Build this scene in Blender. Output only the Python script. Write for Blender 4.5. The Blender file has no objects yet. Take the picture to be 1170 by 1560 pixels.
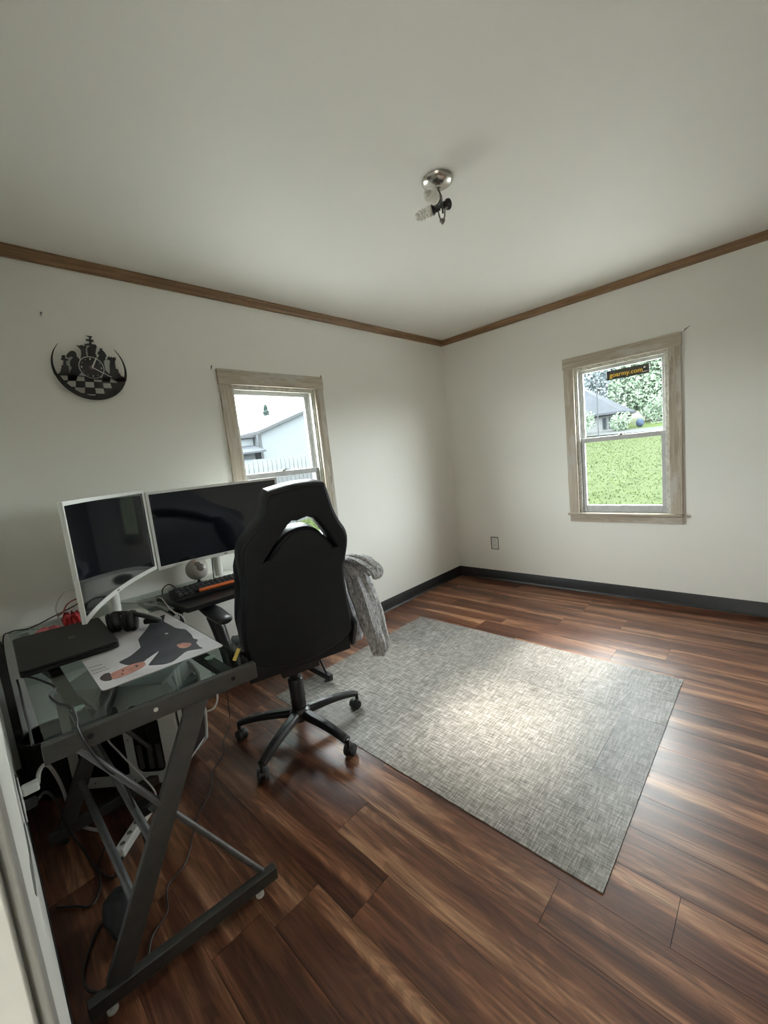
import bpy, bmesh, math, random
import numpy as np
from mathutils import Vector, Matrix
from mathutils.geometry import tessellate_polygon

random.seed(7)
rng = np.random.default_rng(7)
R = math.radians
scene = bpy.context.scene
COL = scene.collection

# ------------------------------------------------------------------ camera
YAW, PITCH, ROLL = 2.3462, -0.1270, -0.1065
CAM = Vector((2.4932, -3.6276, 1.3245))
fw = Vector((math.cos(PITCH) * math.cos(YAW), math.cos(PITCH) * math.sin(YAW), math.sin(PITCH)))
rt = fw.cross(Vector((0, 0, 1))).normalized()
up = rt.cross(fw)
rt, up = (math.cos(ROLL) * rt + math.sin(ROLL) * up), (-math.sin(ROLL) * rt + math.cos(ROLL) * up)
cd = bpy.data.cameras.new('camera')
cam = bpy.data.objects.new('camera', cd)
COL.objects.link(cam)
cam.matrix_world = Matrix(((rt.x, up.x, -fw.x, CAM.x), (rt.y, up.y, -fw.y, CAM.y), (rt.z, up.z, -fw.z, CAM.z), (0, 0, 0, 1)))
cd.sensor_fit = 'HORIZONTAL'
cd.sensor_width = 36.0
cd.lens = 626.46 * 36.0 / 1170.0
cd.clip_start = 0.005
cd.clip_end = 300
scene.camera = cam

# ------------------------------------------------------------------ light
SKY = 54.0
HALL_FILL = 2.0
w = bpy.data.worlds.new('overcast_sky')
scene.world = w
w.use_nodes = True
bg = w.node_tree.nodes['Background']
bg.inputs[0].default_value = (0.93, 0.98, 0.985, 1)
bg.inputs[1].default_value = SKY
vs = scene.view_settings
vs.view_transform = 'Standard'
vs.look = 'None'
vs.exposure = 0.0
vs.gamma = 1.0
vs.use_curve_mapping = False
cy = scene.cycles
cy.max_bounces = 12
cy.diffuse_bounces = 8
cy.transparent_max_bounces = 16
cy.sample_clamp_indirect = 6.0
cy.use_denoising = True
cy.caustics_reflective = False
cy.caustics_refractive = False


def area_light(name, loc, rot, sx, sy, energy, color=(1, 1, 1), portal=False):
    l = bpy.data.lights.new(name, 'AREA')
    l.shape = 'RECTANGLE'
    l.size, l.size_y = sx, sy
    l.energy = energy
    l.color = color
    o = bpy.data.objects.new(name, l)
    COL.objects.link(o)
    o.location = loc
    o.rotation_euler = rot
    if portal:
        l.cycles.is_portal = True
    return o


sun = bpy.data.lights.new('hazy_sun', 'SUN')
sun.energy = 16.0
sun.angle = R(8)
sun.color = (1.0, 0.93, 0.84)
so_ = bpy.data.objects.new('hazy_sun', sun)
COL.objects.link(so_)
so_.rotation_euler = Vector((-0.05, -1.32, -1.0)).to_track_quat('-Z', 'Y').to_euler()

# sky portals only steer sampling through the two windows, they give no light themselves
area_light('window_portal', (-0.13, -2.0115, 1.29), (0, R(-90), 0), 1.3, 0.75, 1, portal=True)
area_light('window_portal', (1.5835, 0.13, 1.29), (R(-90), 0, 0), 0.75, 1.3, 1, portal=True)
# added fill light in the unseen hall behind the doorway
area_light('hall_fill_light', (2.6, -4.6, 2.40), (0, 0, 0), 1.2, 0.9, HALL_FILL, (1.0, 0.96, 0.90))


# ------------------------------------------------------------------ materials
def nt(name):
    m = bpy.data.materials.new(name)
    m.use_nodes = True
    t = m.node_tree
    b = t.nodes['Principled BSDF']
    return m, t, b


def L(t, a, b):
    t.links.new(a, b)


def node(t, typ, **kw):
    n = t.nodes.new(typ)
    for k, v in kw.items():
        setattr(n, k, v)
    return n


def ramp(t, fac, stops):
    n = node(t, 'ShaderNodeValToRGB')
    el = n.color_ramp.elements
    while len(el) < len(stops):
        el.new(0.5)
    for e, (p, c) in zip(el, stops):
        e.position = p
        e.color = (*c, 1)
    L(t, fac, n.inputs[0])
    return n.outputs[0]


def noise(t, vec, scale, detail=3, rough=0.5, dist=0.0):
    n = node(t, 'ShaderNodeTexNoise')
    n.inputs['Scale'].default_value = scale
    n.inputs['Detail'].default_value = detail
    n.inputs['Roughness'].default_value = rough
    n.inputs['Distortion'].default_value = dist
    if vec is not None:
        L(t, vec, n.inputs['Vector'])
    return n.outputs[0]


def mapped(t, src, scale=(1, 1, 1), loc=None):
    n = node(t, 'ShaderNodeMapping')
    n.inputs['Scale'].default_value = scale
    L(t, src, n.inputs['Vector'])
    if loc is not None:
        L(t, loc, n.inputs['Location'])
    return n.outputs[0]


def mixc(t, fac, a, b, mode='MIX'):
    n = node(t, 'ShaderNodeMix', data_type='RGBA', blend_type=mode)
    for s, v in ((0, fac), (6, a), (7, b)):
        if hasattr(v, 'links'):
            L(t, v, n.inputs[s])
        else:
            n.inputs[s].default_value = v if s == 0 else (*v, 1)
    return n.outputs[2]


def bumpn(t, b, h, strength=0.2, dist=0.01):
    n = node(t, 'ShaderNodeBump')
    n.inputs['Strength'].default_value = strength
    n.inputs['Distance'].default_value = dist
    L(t, h, n.inputs['Height'])
    L(t, n.outputs[0], b.inputs['Normal'])


def plain(name, col, rough=0.5, metal=0.0, var=0.12, scale=14.0, bump=0.0, bscale=60, spec=0.5):
    m, t, b = nt(name)
    g = node(t, 'ShaderNodeTexCoord').outputs['Object']
    f = noise(t, g, scale, 4)
    lo = tuple(max(0, c * (1 - var)) for c in col)
    hi = tuple(min(1, c * (1 + var)) for c in col)
    L(t, ramp(t, f, [(0.3, lo), (0.7, hi)]), b.inputs['Base Color'])
    b.inputs['Roughness'].default_value = rough
    b.inputs['Metallic'].default_value = metal
    b.inputs['Specular IOR Level'].default_value = spec
    if bump:
        bumpn(t, b, noise(t, g, bscale, 3), bump, 0.004)
    return m


def wood(name, axis, stops, rough=0.5, patch=None, scale=1.0, bump=0.15):
    """wood with the grain along one world axis; patch = colour of old paint left on the board"""
    m, t, b = nt(name)
    pos = node(t, 'ShaderNodeNewGeometry').outputs['Position']
    rnd = node(t, 'ShaderNodeObjectInfo').outputs['Random']
    off = node(t, 'ShaderNodeVectorMath', operation='SCALE')
    comb = node(t, 'ShaderNodeCombineXYZ')
    for i in range(3):
        L(t, rnd, comb.inputs[i])
    L(t, comb.outputs[0], off.inputs[0])
    off.inputs['Scale'].default_value = 37.0
    s = [26 * scale] * 3
    s[axis] = 1.6 * scale
    v = mapped(t, pos, tuple(s), off.outputs[0])
    f1 = noise(t, v, 1.0, 6, 0.6, 1.2)
    s2 = [150 * scale] * 3
    s2[axis] = 5 * scale
    f2 = noise(t, mapped(t, pos, tuple(s2), off.outputs[0]), 1.0, 3)
    mx = node(t, 'ShaderNodeMath', operation='MULTIPLY_ADD')
    L(t, f2, mx.inputs[0])
    mx.inputs[1].default_value = 0.35
    L(t, f1, mx.inputs[2])
    c = ramp(t, mx.outputs[0], stops)
    if patch:
        pf = noise(t, mapped(t, pos, tuple(9 if i != axis else 3 for i in range(3)), off.outputs[0]), 1.0, 5, 0.65)
        pm = node(t, 'ShaderNodeMapRange')
        pm.inputs[1].default_value, pm.inputs[2].default_value = 0.52, 0.62
        L(t, pf, pm.inputs[0])
        c = mixc(t, pm.outputs[0], c, patch)
    L(t, c, b.inputs['Base Color'])
    b.inputs['Roughness'].default_value = rough
    bumpn(t, b, mx.outputs[0], bump, 0.003)
    return m


def wall_paint(name, col):
    m, t, b = nt(name)
    pos = node(t, 'ShaderNodeNewGeometry').outputs['Position']
    f = noise(t, pos, 1.3, 5)
    L(t, ramp(t, f, [(0.3, tuple(c * 0.965 for c in col)), (0.7, col)]), b.inputs['Base Color'])
    b.inputs['Roughness'].default_value = 0.6
    bumpn(t, b, noise(t, pos, 45, 4), 0.06, 0.004)
    return m


def plank_floor():
    m, t, b = nt('walnut_plank')
    pos = node(t, 'ShaderNodeNewGeometry').outputs['Position']
    rnd = node(t, 'ShaderNodeObjectInfo').outputs['Random']
    comb = node(t, 'ShaderNodeCombineXYZ')
    for i in range(3):
        L(t, rnd, comb.inputs[i])
    off = node(t, 'ShaderNodeVectorMath', operation='SCALE')
    off.inputs['Scale'].default_value = 91.0
    L(t, comb.outputs[0], off.inputs[0])
    o = off.outputs[0]
    broad = noise(t, mapped(t, pos, (0.75, 12.0, 1), o), 1.0, 4, 0.55, 0.6)
    fine = noise(t, mapped(t, pos, (7, 150, 1), o), 1.0, 4, 0.65, 0.3)
    # cathedral figure: strongly bent growth rings
    bend = noise(t, mapped(t, pos, (1.1, 6.0, 1), o), 1.0, 2, 0.5)
    ring = node(t, 'ShaderNodeMath', operation='MULTIPLY')
    L(t, bend, ring.inputs[0])
    ring.inputs[1].default_value = 120.0
    sn = node(t, 'ShaderNodeMath', operation='SINE')
    L(t, ring.outputs[0], sn.inputs[0])
    base = ramp(t, broad, [(0.28, (0.040, 0.0135, 0.0072)), (0.43, (0.092, 0.033, 0.0165)), (0.52, (0.155, 0.063, 0.032)),
                           (0.585, (0.255, 0.122, 0.065)), (0.68, (0.400, 0.228, 0.132))])
    c = mixc(t, 0.42, base, ramp(t, sn.outputs[0], [(0.0, (0.50, 0.46, 0.44)), (0.35, (1, 1, 1)), (1, (1.1, 1.1, 1.1))]), 'MULTIPLY')
    c2 = mixc(t, 0.60, c, ramp(t, fine, [(0.34, (0.32, 0.29, 0.28)), (0.50, (1, 1, 1)), (0.75, (1.25, 1.22, 1.2))]), 'MULTIPLY')
    mid = noise(t, mapped(t, pos, (2.2, 62, 1), o), 1.0, 5, 0.7, 0.8)
    c2 = mixc(t, 0.55, c2, ramp(t, mid, [(0.36, (0.35, 0.31, 0.30)), (0.47, (0.92, 0.90, 0.89)), (0.62, (1.15, 1.13, 1.12))]), 'MULTIPLY')
    # every plank its own tone
    tone = ramp(t, rnd, [(0, (0.80, 0.76, 0.74)), (0.5, (1.0, 0.97, 0.95)), (1, (1.25, 1.22, 1.18))])
    c3 = mixc(t, 1.0, c2, tone, 'MULTIPLY')
    L(t, c3, b.inputs['Base Color'])
    rr = node(t, 'ShaderNodeMapRange')
    rr.inputs[3].default_value, rr.inputs[4].default_value = 0.30, 0.44
    L(t, fine, rr.inputs[0])
    L(t, rr.outputs[0], b.inputs['Roughness'])
    b.inputs['Specular IOR Level'].default_value = 0.5
    bumpn(t, b, fine, 0.10, 0.002)
    return m


def woven_vinyl():
    m, t, b = nt('woven_vinyl')
    pos = node(t, 'ShaderNodeNewGeometry').outputs['Position']
    rnd = node(t, 'ShaderNodeObjectInfo').outputs['Random']
    comb = node(t, 'ShaderNodeCombineXYZ')
    for i in range(3):
        L(t, rnd, comb.inputs[i])
    off = node(t, 'ShaderNodeVectorMath', operation='SCALE')
    off.inputs['Scale'].default_value = 53.0
    L(t, comb.outputs[0], off.inputs[0])
    a = noise(t, mapped(t, pos, (16, 190, 1), off.outputs[0]), 1.0, 3, 0.6)
    c = noise(t, mapped(t, pos, (190, 16, 1), off.outputs[0]), 1.0, 3, 0.6)
    mx = node(t, 'ShaderNodeMath', operation='ADD')
    L(t, a, mx.inputs[0])
    L(t, c, mx.inputs[1])
    hf = node(t, 'ShaderNodeMath', operation='MULTIPLY')
    hf.inputs[1].default_value = 0.5
    L(t, mx.outputs[0], hf.inputs[0])
    col = ramp(t, hf.outputs[0], [(0.36, (0.072, 0.066, 0.060)), (0.5, (0.180, 0.170, 0.158)), (0.64, (0.36, 0.345, 0.325))])
    tone = ramp(t, rnd, [(0, (0.86, 0.86, 0.89)), (0.5, (1.0, 0.985, 0.97)), (1, (1.14, 1.11, 1.07))])
    col = mixc(t, 1.0, col, tone, 'MULTIPLY')
    L(t, col, b.inputs['Base Color'])
    b.inputs['Roughness'].default_value = 0.46
    b.inputs['Specular IOR Level'].default_value = 0.24
    bumpn(t, b, hf.outputs[0], 0.15, 0.002)
    return m


def thin_glass(name, tint=(1, 1, 1), gloss=1.0, rough=0.0):
    m = bpy.data.materials.new(name)
    m.use_nodes = True
    t = m.node_tree
    t.nodes.clear()
    out = node(t, 'ShaderNodeOutputMaterial')
    tr = node(t, 'ShaderNodeBsdfTransparent')
    g = node(t, 'ShaderNodeTexCoord').outputs['Object']
    f = noise(t, g, 6, 3)
    L(t, ramp(t, f, [(0.3, tuple(c * 0.985 for c in tint)), (0.7, tint)]), tr.inputs[0])
    gl = node(t, 'ShaderNodeBsdfGlossy')
    gl.inputs['Roughness'].default_value = rough
    lw = node(t, 'ShaderNodeLayerWeight')
    lw.inputs[0].default_value = 0.5
    pw = node(t, 'ShaderNodeMath', operation='POWER')
    L(t, lw.outputs['Facing'], pw.inputs[0])
    pw.inputs[1].default_value = 5.0
    ms = node(t, 'ShaderNodeMath', operation='MULTIPLY_ADD')
    L(t, pw.outputs[0], ms.inputs[0])
    ms.inputs[1].default_value = 0.96 * gloss
    ms.inputs[2].default_value = 0.04 * gloss
    mix = node(t, 'ShaderNodeMixShader')
    L(t, ms.outputs[0], mix.inputs[0])
    L(t, tr.outputs[0], mix.inputs[1])
    L(t, gl.outputs[0], mix.inputs[2])
    L(t, mix.outputs[0], out.inputs[0])
    return m


def screen_mesh(name, keep=0.78):
    m = bpy.data.materials.new(name)
    m.use_nodes = True
    t = m.node_tree
    b = t.nodes['Principled BSDF']
    out = t.nodes['Material Output']
    g = node(t, 'ShaderNodeTexCoord').outputs['Object']
    L(t, ramp(t, noise(t, g, 30, 3), [(0.3, (0.03, 0.03, 0.032)), (0.7, (0.05, 0.05, 0.052))]), b.inputs['Base Color'])
    b.inputs['Roughness'].default_value = 0.7
    tr = node(t, 'ShaderNodeBsdfTransparent')
    mx = node(t, 'ShaderNodeMixShader')
    mx.inputs[0].default_value = keep
    L(t, b.outputs[0], mx.inputs[1])
    L(t, tr.outputs[0], mx.inputs[2])
    L(t, mx.outputs[0], out.inputs[0])
    return m


def leaf_mat(name, c1, c2):
    m, t, b = nt(name)
    pos = node(t, 'ShaderNodeNewGeometry').outputs['Position']
    f = noise(t, pos, 2.2, 4, 0.7)
    L(t, ramp(t, f, [(0.3, c1), (0.7, c2)]), b.inputs['Base Color'])
    b.inputs['Roughness'].default_value = 0.8
    b.inputs['Specular IOR Level'].default_value = 0.02
    return m


MT = {}
MT['wall'] = wall_paint('off_white_wall', (0.89, 0.885, 0.84))
MT['ceiling'] = wall_paint('white_ceiling', (0.90, 0.905, 0.875))
MT['low_bounce'] = wall_paint('low_bounce_taupe', (0.24, 0.22, 0.195))  # dark tone chosen so the unseen right wall bounces less light
MT['hall'] = wall_paint('hall_paint', (0.82, 0.81, 0.78))
MT['trim_white'] = plain('white_trim_paint', (0.52, 0.52, 0.505), 0.4, var=0.05, bump=0.05)
OLD = (0.52, 0.50, 0.45)
casing_stops = [(0.38, (0.16, 0.125, 0.092)), (0.52, (0.34, 0.285, 0.22)), (0.72, (0.47, 0.41, 0.335)), (0.95, (0.60, 0.55, 0.47))]
MT['casing'] = [wood('stripped_casing_' + 'xyz'[i], i, casing_stops, 0.65, OLD) for i in range(3)]
crown_stops = [(0.30, (0.060, 0.030, 0.012)), (0.55, (0.135, 0.072, 0.030)), (0.80, (0.22, 0.125, 0.055)), (0.98, (0.34, 0.22, 0.12))]
MT['crown'] = [wood('brown_crown_' + 'xyz'[i], i, crown_stops, 0.5) for i in range(3)]
MT['floor'] = plank_floor()
MT['mat'] = woven_vinyl()
MT['sub'] = plain('dark_subfloor', (0.02, 0.014, 0.01), 0.8)
MT['base'] = plain('black_cove_base', (0.012, 0.012, 0.013), 0.42, var=0.2)
MT['sash'] = plain('aged_white_sash', (0.50, 0.505, 0.505), 0.5, var=0.10, scale=30, bump=0.1)
MT['jamb'] = plain('flaking_white_jamb', (0.60, 0.585, 0.53), 0.6, var=0.28, scale=40, bump=0.25)
MT['pane'] = thin_glass('window_glass', (0.97, 0.99, 0.985), 0.9)
MT['screen_mesh'] = screen_mesh('dimming_screen_mesh')  # partly see-through sheet added to dim the lower sashes
MT['black_leather'] = plain('black_leatherette', (0.0062, 0.0072, 0.0098), 0.46, var=0.15, bump=0.08, bscale=260, spec=0.35)
MT['pad'] = plain('glossy_black_pad', (0.016, 0.017, 0.021), 0.36, var=0.1, spec=0.8)
MT['black_mesh'] = plain('black_back_fabric', (0.0070, 0.0080, 0.0106), 0.62, var=0.15, bump=0.1, bscale=400, spec=0.3)
MT['black_plastic'] = plain('black_plastic', (0.012, 0.012, 0.013), 0.33, var=0.2)
MT['black_matte'] = plain('matte_black', (0.010, 0.010, 0.011), 0.6, var=0.2)
MT['rubber'] = plain('black_rubber', (0.02, 0.02, 0.021), 0.5)
MT['steel'] = plain('pewter_painted_steel', (0.075, 0.073, 0.070), 0.42, 0.55, var=0.12, scale=25, bump=0.04)
MT['rod'] = plain('grey_steel_rod', (0.15, 0.15, 0.155), 0.38, 0.7, var=0.15, scale=30)
MT['dark_steel'] = plain('black_and_shaded_steel', (0.02, 0.02, 0.021), 0.4, 0.4)  # black steel; on the far desk frame it also stands in for shade
MT['desk_glass'] = thin_glass('green_desk_glass', (0.80, 0.87, 0.85), 1.0, 0.02)
MT['white_plastic'] = plain('white_plastic', (0.72, 0.72, 0.69), 0.35, var=0.04)
MT['pc_white'] = plain('white_case_steel', (0.62, 0.62, 0.60), 0.4, var=0.05)
MT['screen'] = plain('dark_screen', (0.0050, 0.0056, 0.0085), 0.05, var=0.1, spec=1.0)
MT['smoked'] = plain('smoked_window', (0.012, 0.013, 0.012), 0.15)
MT['laptop'] = plain('black_laptop_lid', (0.011, 0.011, 0.011), 0.42, var=0.1, spec=0.25)
MT['laptop_mark'] = plain('grey_lid_mark', (0.05, 0.05, 0.05), 0.4)
MT['poster'] = plain('white_desk_mat_print', (0.56, 0.54, 0.555), 0.5, var=0.22, scale=6)
MT['suit'] = plain('charcoal_suit_print', (0.030, 0.032, 0.040), 0.55, var=0.45, scale=12)
MT['skin'] = plain('skin_print', (0.44, 0.20, 0.155), 0.55, var=0.25, scale=30)
MT['hair'] = plain('dark_hair_print', (0.045, 0.032, 0.030), 0.55)
MT['shirt'] = plain('white_shirt_print', (0.66, 0.66, 0.68), 0.55, var=0.06)
MT['ink'] = plain('grey_handwriting', (0.22, 0.22, 0.24), 0.6)
MT['key'] = plain('dark_keycap', (0.030, 0.032, 0.035), 0.5)
MT['orange'] = plain('orange_keycap', (0.62, 0.13, 0.025), 0.5, var=0.05)
MT['mic'] = plain('pale_grey_mic', (0.52, 0.50, 0.47), 0.35, var=0.05)
MT['grille'] = plain('dark_mic_grille', (0.14, 0.13, 0.125), 0.4, 0.5, var=0.3, scale=200)
MT['red_led'] = plain('red_light', (0.8, 0.06, 0.05), 0.3)
MT['red'] = plain('red_cloth', (0.38, 0.018, 0.025), 0.8, var=0.3)
MT['pink'] = plain('pink_cloth', (0.62, 0.16, 0.18), 0.8, var=0.2)
MT['yellow'] = plain('yellow_marker', (0.50, 0.36, 0.06), 0.5)
MT['white_cable'] = plain('white_cable', (0.58, 0.57, 0.54), 0.45)
MT['black_cable'] = plain('black_cable', (0.012, 0.011, 0.011), 0.5)
MT['red_cable'] = plain('red_cable', (0.22, 0.03, 0.03), 0.5)
MT['chrome'] = plain('brushed_nickel', (0.58, 0.56, 0.52), 0.24, 1.0, var=0.05)
MT['dark_nickel'] = plain('dark_nickel', (0.16, 0.155, 0.14), 0.3, 0.9)
MT['cfl'] = plain('white_bulb_glass', (0.80, 0.79, 0.73), 0.25, var=0.02)
MT['sticker'] = plain('dark_olive_sticker', (0.045, 0.040, 0.030), 0.5, var=0.1)
MT['gold'] = plain('yellow_lettering', (0.88, 0.56, 0.05), 0.5, var=0.03)
MT['white_print'] = plain('white_lettering', (0.85, 0.85, 0.82), 0.5, var=0.02)
MT['sticker_black'] = plain('black_logo_field', (0.008, 0.008, 0.008), 0.5)
MT['dial'] = plain('black_dial', (0.014, 0.013, 0.013), 0.3, var=0.3)
MT['silver'] = plain('silver_hand', (0.72, 0.72, 0.70), 0.3, 0.3, var=0.03)
MT['clock'] = plain('black_vinyl_record', (0.010, 0.010, 0.010), 0.35)
MT['gap'] = plain('dark_gap', (0.008, 0.009, 0.012), 0.8)
MT['chip'] = plain('grey_plaster_chip', (0.16, 0.155, 0.145), 0.8, var=0.4, scale=60)


def knit():
    m, t, b = nt('grey_knit')
    g = node(t, 'ShaderNodeTexCoord').outputs['Object']
    f = noise(t, mapped(t, g, (90, 90, 38)), 1.0, 4, 0.7)
    v = node(t, 'ShaderNodeTexVoronoi')
    v.inputs['Scale'].default_value = 120
    L(t, mapped(t, g, (1, 1, 0.55)), v.inputs['Vector'])
    c = ramp(t, f, [(0.3, (0.16, 0.16, 0.165)), (0.5, (0.40, 0.40, 0.41)), (0.72, (0.66, 0.66, 0.67))])
    L(t, c, b.inputs['Base Color'])
    b.inputs['Roughness'].default_value = 0.95
    b.inputs['Specular IOR Level'].default_value = 0.1
    bumpn(t, b, v.outputs[0], 0.5, 0.006)
    return m


MT['knit'] = knit()
# outdoors
MT['lawn'] = leaf_mat('lawn_green', (0.0095, 0.0150, 0.0036), (0.0175, 0.0245, 0.0075))
MT['blade'] = leaf_mat('grass_blade', (0.0200, 0.0290, 0.0085), (0.0300, 0.0410, 0.0150))
MT['leaf1'] = leaf_mat('pale_green_leaf', (0.0403, 0.0560, 0.0403), (0.0829, 0.1075, 0.0784))
MT['leaf2'] = leaf_mat('grey_green_leaf', (0.0448, 0.0560, 0.0594), (0.0829, 0.0963, 0.1030))
MT['needle'] = leaf_mat('dark_needle', (0.0101, 0.0146, 0.0134), (0.0202, 0.0269, 0.0258))
MT['bark'] = plain('grey_bark', (0.0214, 0.0184, 0.0152), 0.9, spec=0.02)
MT['siding'] = plain('pale_siding', (0.0381, 0.0426, 0.0459), 0.7, var=0.03, spec=0.02)
MT['siding_white'] = plain('white_house_siding', (0.0493, 0.0515, 0.0526), 0.7, var=0.03, spec=0.02)
MT['siding2'] = plain('cream_siding', (0.0336, 0.0370, 0.0403), 0.7, var=0.05, spec=0.02)
MT['roof'] = plain('grey_shingle', (0.0162, 0.0177, 0.0204), 0.8, var=0.15, scale=3, spec=0.02)
MT['roof_edge'] = plain('grey_fascia', (0.0168, 0.0179, 0.0193), 0.8, spec=0.02)
MT['fence'] = plain('weathered_picket', (0.0325, 0.0345, 0.0364), 0.85, var=0.2, scale=4, spec=0.02)
MT['dark_glass'] = plain('dark_window_pane', (0.0092, 0.0108, 0.0122), 0.2, spec=0.02)
MT['blue'] = plain('blue_tarp', (0.0120, 0.0170, 0.0260), 0.6, spec=0.02)
MT['bounce_slab'] = plain('pale_bounce_slab', (0.70, 0.70, 0.67), 0.9, var=0.1, scale=2, spec=0.02)  # reflector colour of the added slab outside the windows
MT['road'] = plain('pale_drive', (0.0179, 0.0193, 0.0190), 0.9, spec=0.02)

# ------------------------------------------------------------------ mesh helpers
SP = {}


def link(o):
    COL.objects.link(o)
    return o


def finish(name, me, mat, parent=None, smooth=True, bevel=0.0, bseg=2, recenter=True):
    vs_ = np.empty(len(me.vertices) * 3)
    me.vertices.foreach_get('co', vs_)
    vs_ = vs_.reshape(-1, 3)
    loc = np.zeros(3)
    if recenter and len(vs_):
        lo, hi = vs_.min(0), vs_.max(0)
        loc = np.array([(lo[0] + hi[0]) / 2, (lo[1] + hi[1]) / 2, lo[2]])
        me.vertices.foreach_set('co', (vs_ - loc).ravel())
    if smooth:
        me.polygons.foreach_set('use_smooth', [True] * len(me.polygons))
        me.set_sharp_from_angle(angle=R(38))
    me.update()
    if mat is not None:
        me.materials.append(mat)
    o = link(bpy.data.objects.new(name, me))
    o.location = loc
    SP[o.name] = Matrix.Translation(Vector(loc))
    if parent is not None:
        o.parent = parent
        o.matrix_parent_inverse = SP[parent.name].inverted()
    if bevel:
        md = o.modifiers.new('bevel', 'BEVEL')
        md.width = bevel
        md.segments = bseg
        md.limit_method = 'ANGLE'
        md.angle_limit = R(40)
    return o


def obj(name, bm, mat, parent=None, **kw):
    bmesh.ops.recalc_face_normals(bm, faces=bm.faces)
    me = bpy.data.meshes.new(name)
    bm.to_mesh(me)
    bm.free()
    return finish(name, me, mat, parent, **kw)


def tag(o, label, cat=None, group=None, kind=None):
    o['label'] = label
    if cat:
        o['category'] = cat
    if group:
        o['group'] = group
    if kind:
        o['kind'] = kind
    return o


def thing(name, loc, label, cat, group=None, rotz=0.0, local=False):
    o = link(bpy.data.objects.new(name, None))
    o.empty_display_size = 0.1
    o.location = loc
    o.rotation_euler = (0, 0, rotz)
    SP[o.name] = Matrix.Identity(4) if local else Matrix.Translation(Vector(loc))
    return tag(o, label, cat, group)


def struct(name, bm, mat, label, parent=None, **kw):
    o = obj(name, bm, mat, parent, **kw)
    o['kind'] = 'structure'
    o['label'] = label
    return o


def B():
    return bmesh.new()


def box(bm, lo, hi):
    lo, hi = Vector(lo), Vector(hi)
    v = [bm.verts.new((x, y, z)) for x in (lo.x, hi.x) for y in (lo.y, hi.y) for z in (lo.z, hi.z)]
    for f in ((0, 1, 3, 2), (4, 6, 7, 5), (0, 4, 5, 1), (2, 3, 7, 6), (0, 2, 6, 4), (1, 5, 7, 3)):
        bm.faces.new([v[i] for i in f])
    return bm


def bar(bm, a, b, wd, ht, upv=(0, 0, 1)):
    """rectangular bar from a to b; wd across, ht along upv"""
    a, b, upv = Vector(a), Vector(b), Vector(upv)
    d = (b - a).normalized()
    s = d.cross(upv).normalized()
    u = s.cross(d).normalized()
    ring = []
    for p in (a, b):
        ring.append([bm.verts.new(p + s * sx * wd / 2 + u * su * ht / 2) for sx, su in ((-1, -1), (1, -1), (1, 1), (-1, 1))])
    r0, r1 = ring
    bm.faces.new(r0[::-1])
    bm.faces.new(r1)
    for i in range(4):
        j = (i + 1) % 4
        bm.faces.new((r0[i], r0[j], r1[j], r1[i]))
    return bm


def smooth_path(pts, n=6):
    P = [Vector(p) for p in pts]
    if len(P) < 3:
        return P
    out = []
    for i in range(len(P) - 1):
        p0 = P[max(i - 1, 0)]
        p1, p2 = P[i], P[i + 1]
        p3 = P[min(i + 2, len(P) - 1)]
        for k in range(n):
            t = k / n
            out.append(0.5 * ((2 * p1) + (p2 - p0) * t + (2 * p0 - 5 * p1 + 4 * p2 - p3) * t * t + (3 * p1 - p0 - 3 * p2 + p3) * t ** 3))
    out.append(P[-1])
    return out


def tube(bm, pts, r, n=8, sm=0, ell=None, cap=True):
    """swept tube; r number or list; ell = (rx, ry) factors of the section"""
    P = smooth_path(pts, sm) if sm else [Vector(p) for p in pts]
    m = len(P)
    if isinstance(r, (list, tuple)):
        rs = [float(np.interp(i / (m - 1), np.linspace(0, 1, len(r)), r)) for i in range(m)]
    else:
        rs = [r] * m
    t0 = (P[1] - P[0]).normalized()
    s = t0.cross(Vector((0, 0, 1)))
    if s.length < 0.05:
        s = t0.cross(Vector((1, 0, 0)))
    s.normalize()
    rings = []
    for i in range(m):
        t = (P[min(i + 1, m - 1)] - P[max(i - 1, 0)]).normalized()
        s = (s - t * s.dot(t)).normalized()
        u = t.cross(s)
        ex, ey = ell if ell else (1, 1)
        rings.append([bm.verts.new(P[i] + rs[i] * (ex * math.cos(2 * math.pi * k / n) * s + ey * math.sin(2 * math.pi * k / n) * u)) for k in range(n)])
    for a, b in zip(rings, rings[1:]):
        for k in range(n):
            j = (k + 1) % n
            bm.faces.new((a[k], a[j], b[j], b[k]))
    if cap:
        bm.faces.new(rings[0][::-1])
        bm.faces.new(rings[-1])
    return bm


def lathe(bm, prof, org=(0, 0, 0), axis=(0, 0, 1), n=24):
    """prof = list of (radius, height along axis)"""
    org, ax = Vector(org), Vector(axis).normalized()
    s = ax.cross(Vector((0, 0, 1)))
    if s.length < 0.05:
        s = Vector((1, 0, 0))
    s.normalize()
    u = ax.cross(s)
    rings = []
    for r, h in prof:
        if r < 1e-6:
            rings.append([bm.verts.new(org + ax * h)])
        else:
            rings.append([bm.verts.new(org + ax * h + r * (math.cos(2 * math.pi * k / n) * s + math.sin(2 * math.pi * k / n) * u)) for k in range(n)])
    for a, b in zip(rings, rings[1:]):
        for k in range(n):
            j = (k + 1) % n
            if len(a) == 1 and len(b) == 1:
                continue
            if len(a) == 1:
                bm.faces.new((a[0], b[j], b[k]))
            elif len(b) == 1:
                bm.faces.new((a[k], a[j], b[0]))
            else:
                bm.faces.new((a[k], a[j], b[j], b[k]))
    for rg, rev in ((rings[0], True), (rings[-1], False)):
        if len(rg) > 1:
            bm.faces.new(rg[::-1] if rev else rg)
    return bm


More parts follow.
